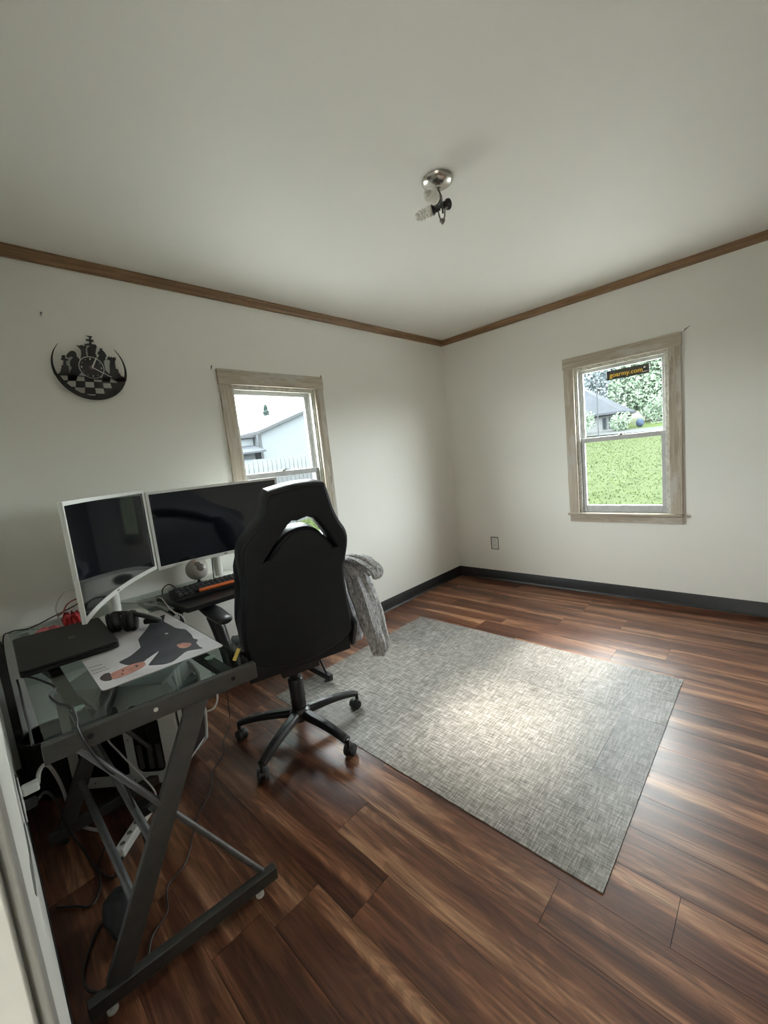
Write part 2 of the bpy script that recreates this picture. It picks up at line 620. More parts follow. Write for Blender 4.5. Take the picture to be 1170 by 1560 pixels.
def prism(bm, poly, d0, d1, f):
    """polygon poly of (u, v) extruded between depths d0 and d1; f(u, v, d) -> world point"""
    a = [bm.verts.new(f(u, v, d0)) for u, v in poly]
    b = [bm.verts.new(f(u, v, d1)) for u, v in poly]
    bm.faces.new(a[::-1])
    bm.faces.new(b)
    n = len(poly)
    for i in range(n):
        j = (i + 1) % n
        bm.faces.new((a[i], a[j], b[j], b[i]))
    return bm


def inset(loop, d):
    """move a closed outline inwards by d"""
    out = []
    m = len(loop)
    ar = sum(loop[i][0] * loop[(i + 1) % m][1] - loop[(i + 1) % m][0] * loop[i][1] for i in range(m))
    sg = 1 if ar > 0 else -1
    for i in range(m):
        a, b = Vector(loop[i - 1]), Vector(loop[(i + 1) % m])
        t_ = (b - a).normalized()
        nn = Vector((-t_.y, t_.x)) * sg
        out.append((loop[i][0] + nn.x * d, loop[i][1] + nn.y * d))
    return out


def plate(name, loops, half, bevel, frame, mat, parent=None, res=3, offset=True, smooth=True):
    """outlines (first outer, then holes) filled as a thick plate with rounded rim; frame = 4x4 matrix taking (u, v, depth) to build space"""
    prof = []
    for k in range(res + 1):
        an = R(90) * k / res
        prof.append((bevel * (1 - math.sin(an)), -half + bevel * (1 - math.cos(an))))
    prof += [(e, -z) for e, z in prof[::-1]]
    bm = bmesh.new()
    caps = {0: [], 1: []}
    for li, lp in enumerate(loops):
        rings = []
        for e, z in prof:
            q = inset(lp, e if li == 0 else -e) if e > 1e-7 else lp
            rings.append([bm.verts.new((u, v, z)) for u, v in q])
        m = len(lp)
        for r0, r1 in zip(rings, rings[1:]):
            for k in range(m):
                j = (k + 1) % m
                bm.faces.new((r0[k], r0[j], r1[j], r1[k]))
        caps[0].append(rings[0])
        caps[1].append(rings[-1])
    for c in (0, 1):
        flat = [v for rg in caps[c] for v in rg]
        tris = tessellate_polygon([[v.co for v in rg] for rg in caps[c]])
        for t_ in tris:
            try:
                bm.faces.new([flat[i] for i in t_])
            except ValueError:
                pass
    bmesh.ops.transform(bm, matrix=frame, verts=bm.verts)
    return obj(name, bm, mat, parent, smooth=smooth)


def text_mesh(name, body, size, frame, mat, parent, extr=0.0004, align='LEFT', bold=0.0):
    cu = bpy.data.curves.new('tmp', 'FONT')
    cu.body = body
    cu.size = size
    cu.extrude = extr
    cu.align_x = align
    cu.offset = bold
    co = link(bpy.data.objects.new('tmp', cu))
    bpy.context.view_layer.update()
    dg = bpy.context.evaluated_depsgraph_get()
    me = bpy.data.meshes.new_from_object(co.evaluated_get(dg))
    bpy.data.objects.remove(co)
    bpy.data.curves.remove(cu)
    me.transform(frame)
    me.materials.clear()
    return finish(name, me, mat, parent, smooth=False)


def frame_of(org, u, v):
    u, v = Vector(u).normalized(), Vector(v).normalized()
    n = u.cross(v).normalized()
    o = Vector(org)
    return Matrix(((u.x, v.x, n.x, o.x), (u.y, v.y, n.y, o.y), (u.z, v.z, n.z, o.z), (0, 0, 0, 1)))


def rounded(pts, r, n=4):
    """polygon with rounded corners"""
    out = []
    m = len(pts)
    for i in range(m):
        p0, p, p1 = Vector(pts[i - 1]), Vector(pts[i]), Vector(pts[(i + 1) % m])
        a, b = (p0 - p), (p1 - p)
        k = min(r, a.length * 0.45, b.length * 0.45)
        A, C = p + a.normalized() * k, p + b.normalized() * k
        for j in range(n + 1):
            t = j / n
            q = A * (1 - t) ** 2 + p * 2 * t * (1 - t) + C * t * t
            out.append((q.x, q.y))
    return out


# ================================================================== THE ROOM
H = 2.44
XR, YN = 2.95, -3.645
TH = 0.115
W1 = (-2.335, -1.690)      # clear opening of the window in the left wall (y)
W2 = (1.262, 1.905)        # clear opening of the window in the back wall (x)
WZ = (0.700, 1.886)
DX0, DX1, DZ = 2.16, 2.90, 2.03

# floor: dark underlay and planks
bm = B()
box(bm, (-0.0, YN, -0.08), (XR, 0, -0.006))
floor = struct('floor', bm, MT['sub'], 'walnut toned plank floor', smooth=False)
PW = 0.16
y = -2.232 - PW * 9
y0 = y
row = 0
known = {0: [2.24], 1: [1.30, 2.0]}
while y < 0:
    ya, yb = max(y, YN), min(y + PW, 0)
    if yb - ya > 0.01:
        x = -random.uniform(0.1, 1.1)
        while x < XR:
            ln = random.choice((0.92, 1.22, 1.22, 0.75, 1.05))
            xa, xb = max(x, 0), min(x + ln, XR)
            if xb - xa > 0.03:
                bm = B()
                box(bm, (xa + 0.0006, ya + 0.0006, -0.008), (xb - 0.0006, yb - 0.0006, 0.0 - random.uniform(0, 0.0003)))
                obj('plank', bm, MT['floor'], floor, smooth=False)
            x += ln
    y += PW
    row += 1

# walls (with real openings)


def wall_with_hole(f, u0, u1, hole, z0=-0.08, z1=H + 0.05, d=TH):
    bm = B()

    def bx(ua, ub, za, zb):
        p, q = f(ua, 0, za), f(ub, d, zb)
        box(bm, [min(a, b) for a, b in zip(p, q)], [max(a, b) for a, b in zip(p, q)])
    h0, h1, hz0, hz1 = hole
    bx(u0, h0, z0, z1)
    bx(h1, u1, z0, z1)
    bx(h0, h1, hz1, z1)
    if hz0 > z0:
        bx(h0, h1, z0, hz0)
    return bm


fL = lambda u, d, z: (-d, u, z)
fB = lambda u, d, z: (u, d, z)
fN = lambda u, d, z: (u, YN - d, z)
wall_left = struct('wall_left', wall_with_hole(fL, YN - TH, TH, (*W1, *WZ)), MT['wall'], 'off-white wall with the clock and a window', smooth=False)
wall_back = struct('wall_back', wall_with_hole(fB, 0, XR + TH, (*W2, *WZ)), MT['wall'], 'off-white wall with the window onto the lawn', smooth=False)
wall_near = struct('wall_near', wall_with_hole(fN, 0, XR + TH, (DX0, DX1, -0.08, DZ)), MT['wall'], 'white wall beside the doorway at the picture edge', smooth=False)
bm = B()
box(bm, (XR, YN, -0.08), (XR + TH, 0, H + 0.05))
struct('wall_right', bm, MT['low_bounce'], 'unseen taupe wall on the right, darkened to cut bounced light', smooth=False)
bm = B()
box(bm, (-TH, YN - TH, H), (XR + TH, TH, H + 0.1))
struct('ceiling', bm, MT['ceiling'], 'plain white ceiling', smooth=False)
# hall behind the doorway
bm = B()
box(bm, (1.2, -5.6, -0.08), (3.8, YN - TH, -0.004))
struct('floor_hall', bm, MT['hall'], 'hall floor beyond the doorway', smooth=False)
bm = B()
box(bm, (1.1, -5.6, -0.08), (1.2, YN - TH, H))
box(bm, (3.8, -5.6, -0.08), (3.9, YN - TH, H))
box(bm, (1.1, -5.7, -0.08), (3.9, -5.6, H))
struct('wall_hall', bm, MT['hall'], 'hall walls beyond the doorway', smooth=False)
bm = B()
box(bm, (1.1, -5.7, H), (3.9, YN - TH, H + 0.1))
struct('ceiling_hall', bm, MT['hall'], 'hall ceiling beyond the doorway', smooth=False)

# crown strips


def crown(name, a, b, n, ax, label):
    """profiled strip from a to b along the wall; n = direction into the room"""
    n = Vector(n)
    prof = [(0, 0), (0.021, 0), (0.021, -0.010), (0.018, -0.016), (0.016, -0.036), (0.011, -0.046), (0.010, -0.053), (0, -0.053)]
    bm = B()
    rings = [[bm.verts.new(Vector(p) + n * d + Vector((0, 0, z))) for d, z in prof] for p in (a, b)]
    k = len(prof)
    for i in range(k):
        j = (i + 1) % k
        bm.faces.new((rings[0][i], rings[0][j], rings[1][j], rings[1][i]))
    bm.faces.new(rings[0][::-1])
    bm.faces.new(rings[1])
    return struct(name, bm, MT['crown'][ax], label, smooth=False)


crown('trim_1', (0, YN, H), (0, -0.0, H), (1, 0, 0), 1, 'brown wooden strip along the top of the left wall')
crown('trim_2', (0.021, 0, H), (XR, 0, H), (0, -1, 0), 0, 'brown wooden strip along the top of the back wall')
crown('trim_3', (XR, YN, H), (XR, -0.021, H), (-1, 0, 0), 1, 'brown wooden strip along the top of the right wall')
crown('trim_4', (0.021, YN, H), (XR - 0.021, YN, H), (0, 1, 0), 0, 'brown wooden strip along the top of the doorway wall')


def cove(name, a, b, n, label):
    n = Vector(n)
    prof = [(0, 0.1005), (0.0035, 0.1005), (0.005, 0.098), (0.005, 0.018), (0.007, 0.010), (0.013, 0.003), (0.015, 0.0), (0, 0)]
    bm = B()
    rings = [[bm.verts.new(Vector(p) + n * d + Vector((0, 0, z))) for d, z in prof] for p in (a, b)]
    k = len(prof)
    for i in range(k):
        j = (i + 1) % k
        bm.faces.new((rings[0][i], rings[0][j], rings[1][j], rings[1][i]))
    bm.faces.new(rings[0][::-1])
    bm.faces.new(rings[1])
    return struct(name, bm, MT['base'], label)


cove('baseboard_left', (0, YN, 0), (0, 0, 0), (1, 0, 0), 'black vinyl cove base along the left wall')
cove('baseboard_back', (0.005, 0, 0), (XR, 0, 0), (0, -1, 0), 'black vinyl cove base along the back wall')
cove('baseboard_right', (XR, YN, 0), (XR, -0.005, 0), (-1, 0, 0), 'black vinyl cove base along the right wall')
bm = B()
box(bm, (0.005, YN, 0), (DX0 - 0.075, YN + 0.003, 0.1))
struct('baseboard_near', bm, MT['base'], 'black vinyl cove base beside the doorway')
# door casing and jamb
bm = B()
box(bm, (DX0 - 0.065, YN, 0), (DX0 + 0.004, YN + 0.0055, DZ + 0.06))
box(bm, (DX0 - 0.065, YN, DZ), (DX1 + 0.04, YN + 0.0055, DZ + 0.065))
box(bm, (DX0, YN - TH, 0), (DX0 + 0.016, YN - 0.001, DZ))
struct('trim_5', bm, MT['trim_white'], 'white painted door casing at the left edge', bevel=0.0015)

# ------------------------------------------------------------------ windows


def window(name, f, u0, u1, ax, label):
    """f(u, d, z): d > 0 is outwards; outer casing from u0 to u1"""
    root = link(bpy.data.objects.new(name, None))
    loc = f((u0 + u1) / 2, 0, 0.626)
    root.location = loc
    SP[root.name] = Matrix.Translation(Vector(loc))
    root['kind'] = 'structure'
    root['label'] = label

    def part(nm, boxes, mat, parent=root, bevel=0.0, **kw):
        bm = B()
        for ua, ub, da, db, za, zb in boxes:
            p, q = f(ua, da, za), f(ub, db, zb)
            box(bm, [min(a, b) for a, b in zip(p, q)], [max(a, b) for a, b in zip(p, q)])
        return obj(nm, bm, mat, parent, bevel=bevel, **kw)
    wu, wz_ = MT['casing'][ax], MT['casing'][2]
    a0, a1 = u0 + 0.077, u1 - 0.077
    part('head_casing', [(u0 - 0.004, u1 + 0.004, -0.022, 0, WZ[1], 1.9755)], wu, bevel=0.002)
    part('side_casing', [(u0, a0, -0.018, 0, WZ[0], WZ[1])], wz_, bevel=0.002)
    part('side_casing', [(a1, u1, -0.018, 0, WZ[0], WZ[1])], wz_, bevel=0.002)
    part('stool', [(u0 - 0.008, u1 + 0.002, -0.045, 0.03, 0.683, 0.702)], wu, bevel=0.004)
    part('apron', [(u0 + 0.004, u1, -0.018, 0, 0.626, 0.682)], wu, bevel=0.002)
    # jamb liner and stops
    part('jamb', [(a0, a0 + 0.012, 0.0, 0.112, WZ[0], WZ[1])], MT['jamb'])
    part('jamb', [(a1 - 0.012, a1, 0.0, 0.112, WZ[0], WZ[1])], MT['jamb'])
    part('head_jamb', [(a0 + 0.012, a1 - 0.012, 0.0, 0.112, WZ[1] - 0.014, WZ[1])], MT['jamb'])
    part('outer_sill', [(a0 + 0.012, a1 - 0.012, 0.030, 0.150, WZ[0] - 0.010, WZ[0] + 0.010)], MT['jamb'])
    i0, i1 = a0 + 0.012, a1 - 0.012
    part('stop', [(i0, i0 + 0.012, 0.006, 0.020, WZ[0], WZ[1] - 0.014)], MT['jamb'], bevel=0.002)
    part('stop', [(i1 - 0.012, i1, 0.006, 0.020, WZ[0], WZ[1] - 0.014)], MT['jamb'], bevel=0.002)
    part('stop', [(i0 + 0.012, i1 - 0.012, 0.006, 0.020, WZ[1] - 0.026, WZ[1] - 0.014)], MT['jamb'], bevel=0.002)
    part('parting_bead', [(i0, i0 + 0.009, 0.050, 0.058, WZ[0], WZ[1] - 0.014), (i1 - 0.009, i1, 0.050, 0.058, WZ[0], WZ[1] - 0.014)], MT['sash'])

    def sash(d0, d1, z0, z1, bot, top, s):
        sr = link(bpy.data.objects.new('sash', None))
        sl = f((i0 + i1) / 2, d0, z0)
        sr.location = sl
        SP[sr.name] = Matrix.Translation(Vector(sl))
        sr.parent = root
        sr.matrix_parent_inverse = SP[root.name].inverted()
        j0, j1 = i0 + 0.002, i1 - 0.002
        for nm, bx in (('stile', (j0, j0 + s, d0, d1, z0, z1)), ('stile', (j1 - s, j1, d0, d1, z0, z1)),
                       ('rail', (j0 + s, j1 - s, d0, d1, z0, z0 + bot)), ('rail', (j0 + s, j1 - s, d0, d1, z1 - top, z1))):
            part(nm, [bx], MT['sash'], sr, bevel=0.003)
        dm = (d0 + d1) / 2
        part('pane', [(j0 + s - 0.004, j1 - s + 0.004, dm - 0.0015, dm + 0.0015, z0 + bot - 0.004, z1 - top + 0.004)], MT['pane'], sr, smooth=False)
        return sr
    sash(0.060, 0.086, 1.290, WZ[1] - 0.016, 0.030, 0.030, 0.036)
    lo = sash(0.022, 0.048, 0.704, 1.318, 0.056, 0.036, 0.040)
    # half screen added outside the lower sash to dim light and view
    part('dimming_screen', [(i0 + 0.012, i1 - 0.012, 0.0985, 0.0990, 0.722, 1.298)], MT['screen_mesh'], smooth=False)
    for bx in ((i0 + 0.002, i0 + 0.014, 0.095, 0.103, 0.712, 1.306), (i1 - 0.014, i1 - 0.002, 0.095, 0.103, 0.712, 1.306),
               (i0 + 0.014, i1 - 0.014, 0.095, 0.103, 0.712, 0.724), (i0 + 0.014, i1 - 0.014, 0.095, 0.103, 1.294, 1.306)):
        part('screen_frame', [bx], MT['sash'])
    # sash lock on the meeting rail
    c = Vector(f((i0 + i1) / 2, 0.034, 1.318))
    bm = B()
    lathe(bm, [(0.0, 0), (0.016, 0), (0.016, 0.005), (0.011, 0.012), (0, 0.013)], c, n=16)
    e = Vector(f((i0 + i1) / 2 + 0.034, 0.026, 1.318 + 0.010))
    bar(bm, c + Vector((0, 0, 0.010)), e, 0.009, 0.006)
    obj('sash_lock', bm, MT['dark_nickel'], root)
    return root


window('window_1', fL, -2.411, -1.612, 1, 'double-hung window with stripped wooden casing behind the chair')
win2 = window('window_2', fB, 1.1845, 1.9815, 0, 'double-hung window with stripped wooden casing looking onto the lawn')

# sticker on the upper pane
st = thing('window_sticker', (1.630, 0.062, 1.752), 'dark rectangular sticker with yellow web address on the upper pane', 'sticker')
bm = B()
box(bm, (1.488, 0.0690, 1.752), (1.776, 0.0712, 1.822))
obj('sticker_sheet', bm, MT['sticker'], st, smooth=False)
fr = frame_of((1.508, 0.0688, 1.772), (1, 0, 0), (0, 0, 1))
text_mesh('lettering', 'goarmy.com', 0.0455, fr, MT['gold'], st, 0.0003, bold=0.0007)
bm = B()
box(bm, (1.7305, 0.0686, 1.776), (1.7615, 0.0690, 1.816))
logo = obj('logo_field', bm, MT['sticker_black'], st, smooth=False)
star = []
for k in range(10):
    rr_ = 0.0115 if k % 2 == 0 else 0.0046
    an = math.pi / 2 + k * math.pi / 5
    star.append((1.746 + rr_ * math.cos(an), 1.800 + rr_ * math.sin(an)))
bm = B()
prism(bm, star, 0.0682, 0.0686, lambda u, v, d: (u, d, v))
obj('star', bm, MT['white_print'], logo, smooth=False)
text_mesh('logo_lettering', 'U.S.ARMY', 0.0088, frame_of((1.746, 0.0686, 1.7668), (1, 0, 0), (0, 0, 1)), MT['white_print'], logo, 0.0002, 'CENTER', 0.0002)

# chipped plaster beside the casing corners, nail in the wall


def chip(name, pts, f, parent, mat):
    bm = B()
    prism(bm, pts, 0.0, 0.0016, f)
    return obj(name, bm, mat, parent, smooth=False)


chip('plaster_chip', [(-2.443, 1.965), (-2.433, 1.985), (-2.430, 2.000), (-2.440, 1.990)], lambda u, v, d: (d, u, v), wall_left, MT['chip'])
chip('plaster_chip', [(-1.605, 1.965), (-1.596, 1.975), (-1.600, 1.998), (-1.610, 1.985)], lambda u, v, d: (d, u, v), wall_left, MT['chip'])
chip('plaster_chip', [(1.992, 1.972), (2.010, 1.985), (2.036, 2.006), (2.004, 1.990)], lambda u, v, d: (u, -d, v), wall_back, MT['chip'])
bm = B()
lathe(bm, [(0, 0), (0.002, 0), (0.002, 0.018), (0.004, 0.018), (0.004, 0.020), (0, 0.0205)], (0, -3.217, 2.156), (1, 0, 0.25), 10)
tag(obj('wall_nail', bm, MT['dark_nickel']), 'small dark nail in the wall above the clock', 'nail')
# torn plaster on the wall beside the doorway
chip('plaster_damage', [(1.10, 0.500), (1.24, 0.575), (1.40, 0.610), (1.56, 0.690), (1.66, 0.712), (1.60, 0.660), (1.48, 0.600), (1.36, 0.560), (1.20, 0.490)],
     lambda u, v, d: (u, YN + d * 0.6, v), wall_near, MT['chip'])

# ------------------------------------------------------------------ outlets


def outlet(name, f, u, z, label):
    t = thing(name, f(u, 0, z - 0.06), label, 'outlet')

    def part(nm, boxes, mat, parent=t, bevel=0.0):
        bm = B()
        for ua, ub, da, db, za, zb in boxes:
            p, q = f(ua, da, za), f(ub, db, zb)
            box(bm, [min(a, b) for a, b in zip(p, q)], [max(a, b) for a, b in zip(p, q)])
        return obj(nm, bm, mat, parent, bevel=bevel)
    part('cutout_edge', [(u - 0.043, u + 0.040, 0, 0.0015, z - 0.063, z + 0.063)], MT['gap'])
    pl_ = part('cover_plate', [(u - 0.033, u + 0.037, 0.0015, 0.006, z - 0.057, z + 0.057)], MT['white_plastic'], bevel=0.002)
    for dz in (-0.021, 0.021):
        c = Vector(f(u + 0.002, 0.006, z + dz))
        nrm = (Vector(f(0, 1, 0)) - Vector(f(0, 0, 0)))
        bm = B()
        lathe(bm, [(0, 0), (0.0165, 0), (0.016, 0.0015), (0, 0.0016)], c, nrm, 20)
        rc = obj('receptacle', bm, MT['white_plastic'], pl_)
        part('slot', [(u - 0.005, u - 0.003, 0.0074, 0.0082, z + dz - 0.002, z + dz + 0.007), (u + 0.006, u + 0.008, 0.0074, 0.0082, z + dz - 0.001, z + dz + 0.006)], MT['gap'], pl_)
    return t


outlet('wall_outlet', lambda u, d, z: (u, -d, z), 0.438, 0.379, 'white wall outlet with dark cutout edge below the back window')
outlet('wall_outlet', lambda u, d, z: (u, YN + d, z), 0.86, 0.43, 'white wall outlet beside the doorway with a cord plugged in')

# ------------------------------------------------------------------ floor mat of vinyl tiles
mat_t = thing('floor_mat', (1.24, -1.83, 0), 'grey woven-look vinyl floor mat of large tiles beside the chair', 'mat')
MX0, MX1, MY = 0.350, 2.133, (-2.519, -2.059, -1.600, -1.139)
rows = [[MX0, 1.272, MX1], [MX0, 1.041, 1.958, MX1], [MX0, 0.800, 1.720, MX1]]
for k, xs in enumerate(rows):
    for a, b in zip(xs, xs[1:]):
        bm = B()
        box(bm, (a + 0.0005, MY[k] + 0.0005, 0.0), (b - 0.0005, MY[k + 1] - 0.0005, 0.0042 - random.uniform(0, 0.0006)))
        obj('tile', bm, MT['mat'], mat_t, smooth=False)

# ================================================================== DESK
GZ = 0.742   # top of the glass
desk = thing('corner_desk', (0.65, -3.3, 0), 'L-shaped desk with glass top and grey steel frame', 'desk')


def slab(name, poly, z0, z1, mat, parent, bevel=0.0, smooth=True):
    bm = B()
    prism(bm, poly, z0, z1, lambda u, v, d: (u, v, d))
    return obj(name, bm, mat, parent, bevel=bevel, smooth=smooth)


slab('glass_top', rounded([(0.345, -3.570), (1.214, -3.578), (1.285, -3.072), (0.345, -3.052)], 0.008), GZ - 0.007, GZ, MT['desk_glass'], desk, smooth=False)
slab('glass_top', rounded([(0.025, -3.045), (0.500, -3.045), (0.500, -2.215), (0.025, -2.215)], 0.01), GZ - 0.007, GZ, MT['desk_glass'], desk, smooth=False)
slab('glass_corner', rounded([(0.025, -3.570), (0.338, -3.570), (0.338, -3.050), (0.025, -3.050)], 0.01), GZ - 0.007, GZ, MT['desk_glass'], desk, smooth=False)


def end_frame(p0, p1, foot, leg_top, leg_bot, b0, b1, mat, parent):
    """end of the desk: top rail p0-p1, slanted leg, floor bar b0-b1, crossing rod"""
    p0, p1 = Vector(p0), Vector(p1)
    bm = B()
    bar(bm, p0, p1, 0.026, 0.050)
    rail = obj('end_rail', bm, mat, parent, bevel=0.0025)
    d = (p1 - p0).normalized()
    n = Vector((d.y, -d.x, 0))
    for k, (fr_, rad, m) in enumerate(((0.18, 0.0075, 'gap'), (0.46, 0.0062, 'white_plastic'), (0.86, 0.0075, 'gap'))):
        bm = B()
        lathe(bm, [(0, 0), (rad, 0), (rad * 0.9, 0.002), (0, 0.0024)], p0.lerp(p1, fr_) + n * 0.0128 + Vector((0, 0, 0.004)), n, 14)
        obj('bolt', bm, MT[m], rail)
    bm = B()
    bar(bm, leg_top, leg_bot, 0.024, 0.055, d)
    obj('leg', bm, mat, parent, bevel=0.002)
    bm = B()
    bar(bm, b0, b1, 0.028, 0.040)
    fb = obj('floor_bar', bm, mat, parent, bevel=0.002)
    b0, b1 = Vector(b0), Vector(b1)
    for fr_ in (0.09, 0.88):
        c = b0.lerp(b1, fr_)
        bm = B()
        lathe(bm, [(0, 0), (0.013, 0), (0.013, 0.006), (0.005, 0.008), (0.005, c.z - 0.02), (0, c.z - 0.0199)], (c.x, c.y, 0), n=14)
        obj('levelling_foot', bm, MT[foot], fb)
    return rail


RZ = GZ - 0.007 - 0.025
end_frame((1.222, -3.586, RZ), (1.296, -3.064, RZ), 'white_plastic', (1.262, -3.235, 0.690), (1.268, -3.545, 0.060),
          (1.268, -3.612, 0.044), (1.324, -3.112, 0.044), MT['steel'], desk)
end_frame((0.530, -3.560, RZ), (0.530, -3.070, RZ), 'rubber', (0.530, -3.240, 0.690), (0.530, -3.545, 0.060),
          (0.530, -3.600, 0.044), (0.530, -3.105, 0.044), MT['steel'], desk)  # feet black here, the shade under the desk put into their colour
end_frame((0.040, -2.228, RZ), (0.495, -2.228, RZ), 'rubber', (0.360, -2.228, 0.690), (0.080, -2.228, 0.060),
          (0.035, -2.215, 0.044), (0.535, -2.240, 0.044), MT['dark_steel'], desk)  # same kind of frame, its backlit shade put into the dark colour
# crossing rods and stretchers
for a, b, r in (((1.238, -3.520, 0.690), (1.308, -3.150, 0.060), 0.0085), ((0.530, -3.515, 0.690), (0.530, -3.150, 0.060), 0.0085),
                ((0.080, -2.236, 0.690), (0.500, -2.244, 0.060), 0.007)):
    bm = B()
    tube(bm, (a, b), r, 10)
    obj('cross_rod', bm, MT['rod'] if a[0] > 0.1 else MT['dark_steel'], desk)  # far rod darkened by colour to match its backlit frame
for y_, z_ in ((-3.475, 0.208), (-3.410, 0.345)):
    bm = B()
    tube(bm, ((0.535, y_, z_), (1.262, y_, z_)), 0.0115, 12)
    obj('stretcher', bm, MT['rod'], desk)
bm = B()
lathe(bm, [(0, 0), (0.017, 0), (0.019, 0.015), (0.017, 0.03), (0, 0.03)], (1.243, -3.392, 0.452), (0.15, 0.3, -0.5), 12)
obj('rod_clamp', bm, MT['rubber'], desk)
# beams under the glass with clear suction pads
for y_, xa in ((-3.492, 0.56), (-3.135, 0.56)):
    bm = B()
    bar(bm, (xa, y_, RZ + 0.004), (1.235 + (y_ + 3.586) * 0.142, y_, RZ + 0.004), 0.034, 0.024)
    obj('beam', bm, MT['steel'], desk, bevel=0.002)
    bm = B()
    xq = 1.100 if y_ < -3.3 else 1.130
    lathe(bm, [(0, 0), (0.009, 0), (0.008, 0.006), (0.016, 0.0085), (0, 0.0086)], (xq, y_, RZ + 0.016), n=18)
    obj('suction_pad', bm, MT['white_plastic'], desk)
for x_ in (0.09, 0.43):
    bm = B()
    bar(bm, (x_, -3.03, RZ + 0.004), (x_, -2.235, RZ + 0.004), 0.034, 0.024)
    obj('beam', bm, MT['dark_steel'], desk, bevel=0.002)
bm = B()
bar(bm, (0.06, -3.048, RZ + 0.004), (0.50, -3.048, RZ + 0.004), 0.030, 0.022)
obj('corner_beam', bm, MT['steel'], desk, bevel=0.002)
bm = B()
bar(bm, (0.06, -3.52, RZ + 0.004), (0.52, -3.52, RZ + 0.004), 0.030, 0.022)
obj('corner_beam', bm, MT['steel'], desk, bevel=0.002)
bm = B()
bar(bm, (0.040, -3.610, 0.0), (0.040, -3.610, RZ), 0.03, 0.04, (1, 0, 0))
obj('corner_leg', bm, MT['steel'], desk, bevel=0.002)

# black board under the keyboard
kb = slab('keyboard_board', rounded([(0.225, -3.020), (0.610, -3.010), (0.635, -2.310), (0.225, -2.310)], 0.012), GZ + 0.0005, GZ + 0.022, MT['black_plastic'], None, 0.003)
tag(kb, 'black board lying over the glass under the keyboard', 'board')
BZ = GZ + 0.022

# ------------------------------------------------------------------ monitors


def monitor(A, Bp, z0, h, sag, base_c, base_z, neck_h, label):
    A, Bp = Vector((*A, 0)), Vector((*Bp, 0))
    d = (Bp - A).normalized()
    n = Vector((-d.y, d.x, 0))
    if n.dot(Vector((CAM.x, CAM.y, 0)) - A) < 0:
        n = -n
    wd = (Bp - A).length
    t = thing('curved_monitor', (base_c[0], base_c[1], base_z), label, 'monitor', 'white curved monitors')

    def curved(u0, u1, v0, v1, d0, d1, seg=22, taper=0.0):
        bm = B()
        prev = None
        for i in range(seg + 1):
            u = u0 + (u1 - u0) * i / seg
            c = A + d * (wd * u) - n * (sag * (1 - (2 * u - 1) ** 2))
            nn = (n + d * ((1 - 2 * u) * 4 * sag / wd)).normalized()
            de = d0 - taper * (1 - (2 * u - 1) ** 6)
            rg = [bm.verts.new(c + nn * dd + Vector((0, 0, z0 + h * v))) for dd, v in ((de, v0), (d1, v0), (d1, v1), (de, v1))]
            if prev:
                for k in range(4):
                    j = (k + 1) % 4
                    bm.faces.new((prev[k], prev[j], rg[j], rg[k]))
            else:
                bm.faces.new(rg)
            prev = rg
        bm.faces.new(prev[::-1])
        return bm
    shell = obj('shell', curved(0, 1, 0, 1, -0.009, 0.0, 40, 0.020), MT['white_plastic'], t, bevel=0.002)
    bu, bv = 0.013 / wd, 0.014 / h
    obj('bezel', curved(0, 1, 0, bv * 1.3, 0.0, 0.004), MT['white_plastic'], t)
    obj('bezel', curved(0, 1, 1 - bv, 1, 0.0, 0.004), MT['white_plastic'], t)
    obj('bezel', curved(0, bu, bv * 1.3, 1 - bv, 0.0, 0.004), MT['white_plastic'], t)
    obj('bezel', curved(1 - bu, 1, bv * 1.3, 1 - bv, 0.0, 0.004), MT['white_plastic'], t)
    obj('screen', curved(bu, 1 - bu, bv * 1.3, 1 - bv, 0.0, 0.0015), MT['screen'], t)
    obj('maker_mark', curved(0.485, 0.515, bv * 0.5, bv * 0.8, 0.004, 0.0043, 2), MT['gap'], t)
    c = Vector((base_c[0], base_c[1], base_z))
    bm = B()
    lathe(bm, [(0, 0), (0.118, 0), (0.122, 0.004), (0.118, 0.009), (0.03, 0.014), (0, 0.014)], c, n=40)
    obj('base', bm, MT['white_plastic'], t)
    mid = A + d * (wd / 2) - n * (sag + 0.030)
    bm = B()
    tube(bm, (c + Vector((0, 0, 0.012)), c + Vector((0, 0, neck_h * 0.55)), Vector((mid.x, mid.y, base_z + neck_h)) - n * 0.012), 0.024, 16, 5)
    obj('neck', bm, MT['white_plastic'], t)
    return t


monitor((0.838, -3.402), (0.168, -2.976), 0.888, 0.410, 0.042, (0.375, -3.225), GZ, 0.34, 'white-framed curved monitor angled behind the laptop')
monitor((0.172, -2.968), (0.265, -2.262), 0.876, 0.410, 0.034, (0.125, -2.640), GZ, 0.34, 'white-framed curved monitor behind the keyboard and chair')

# ------------------------------------------------------------------ desk mat with a printed picture
dm = thing('desk_mat', (0.75, -3.25, GZ), 'white desk mat printed with a man in a dark suit', 'desk mat')
mp = [(1.076, -3.428), (1.106, -3.074), (0.428, -3.062), (0.400, -3.415)]
slab('sheet', rounded(mp, 0.014), GZ + 0.0003, GZ + 0.0026, MT['poster'], dm)


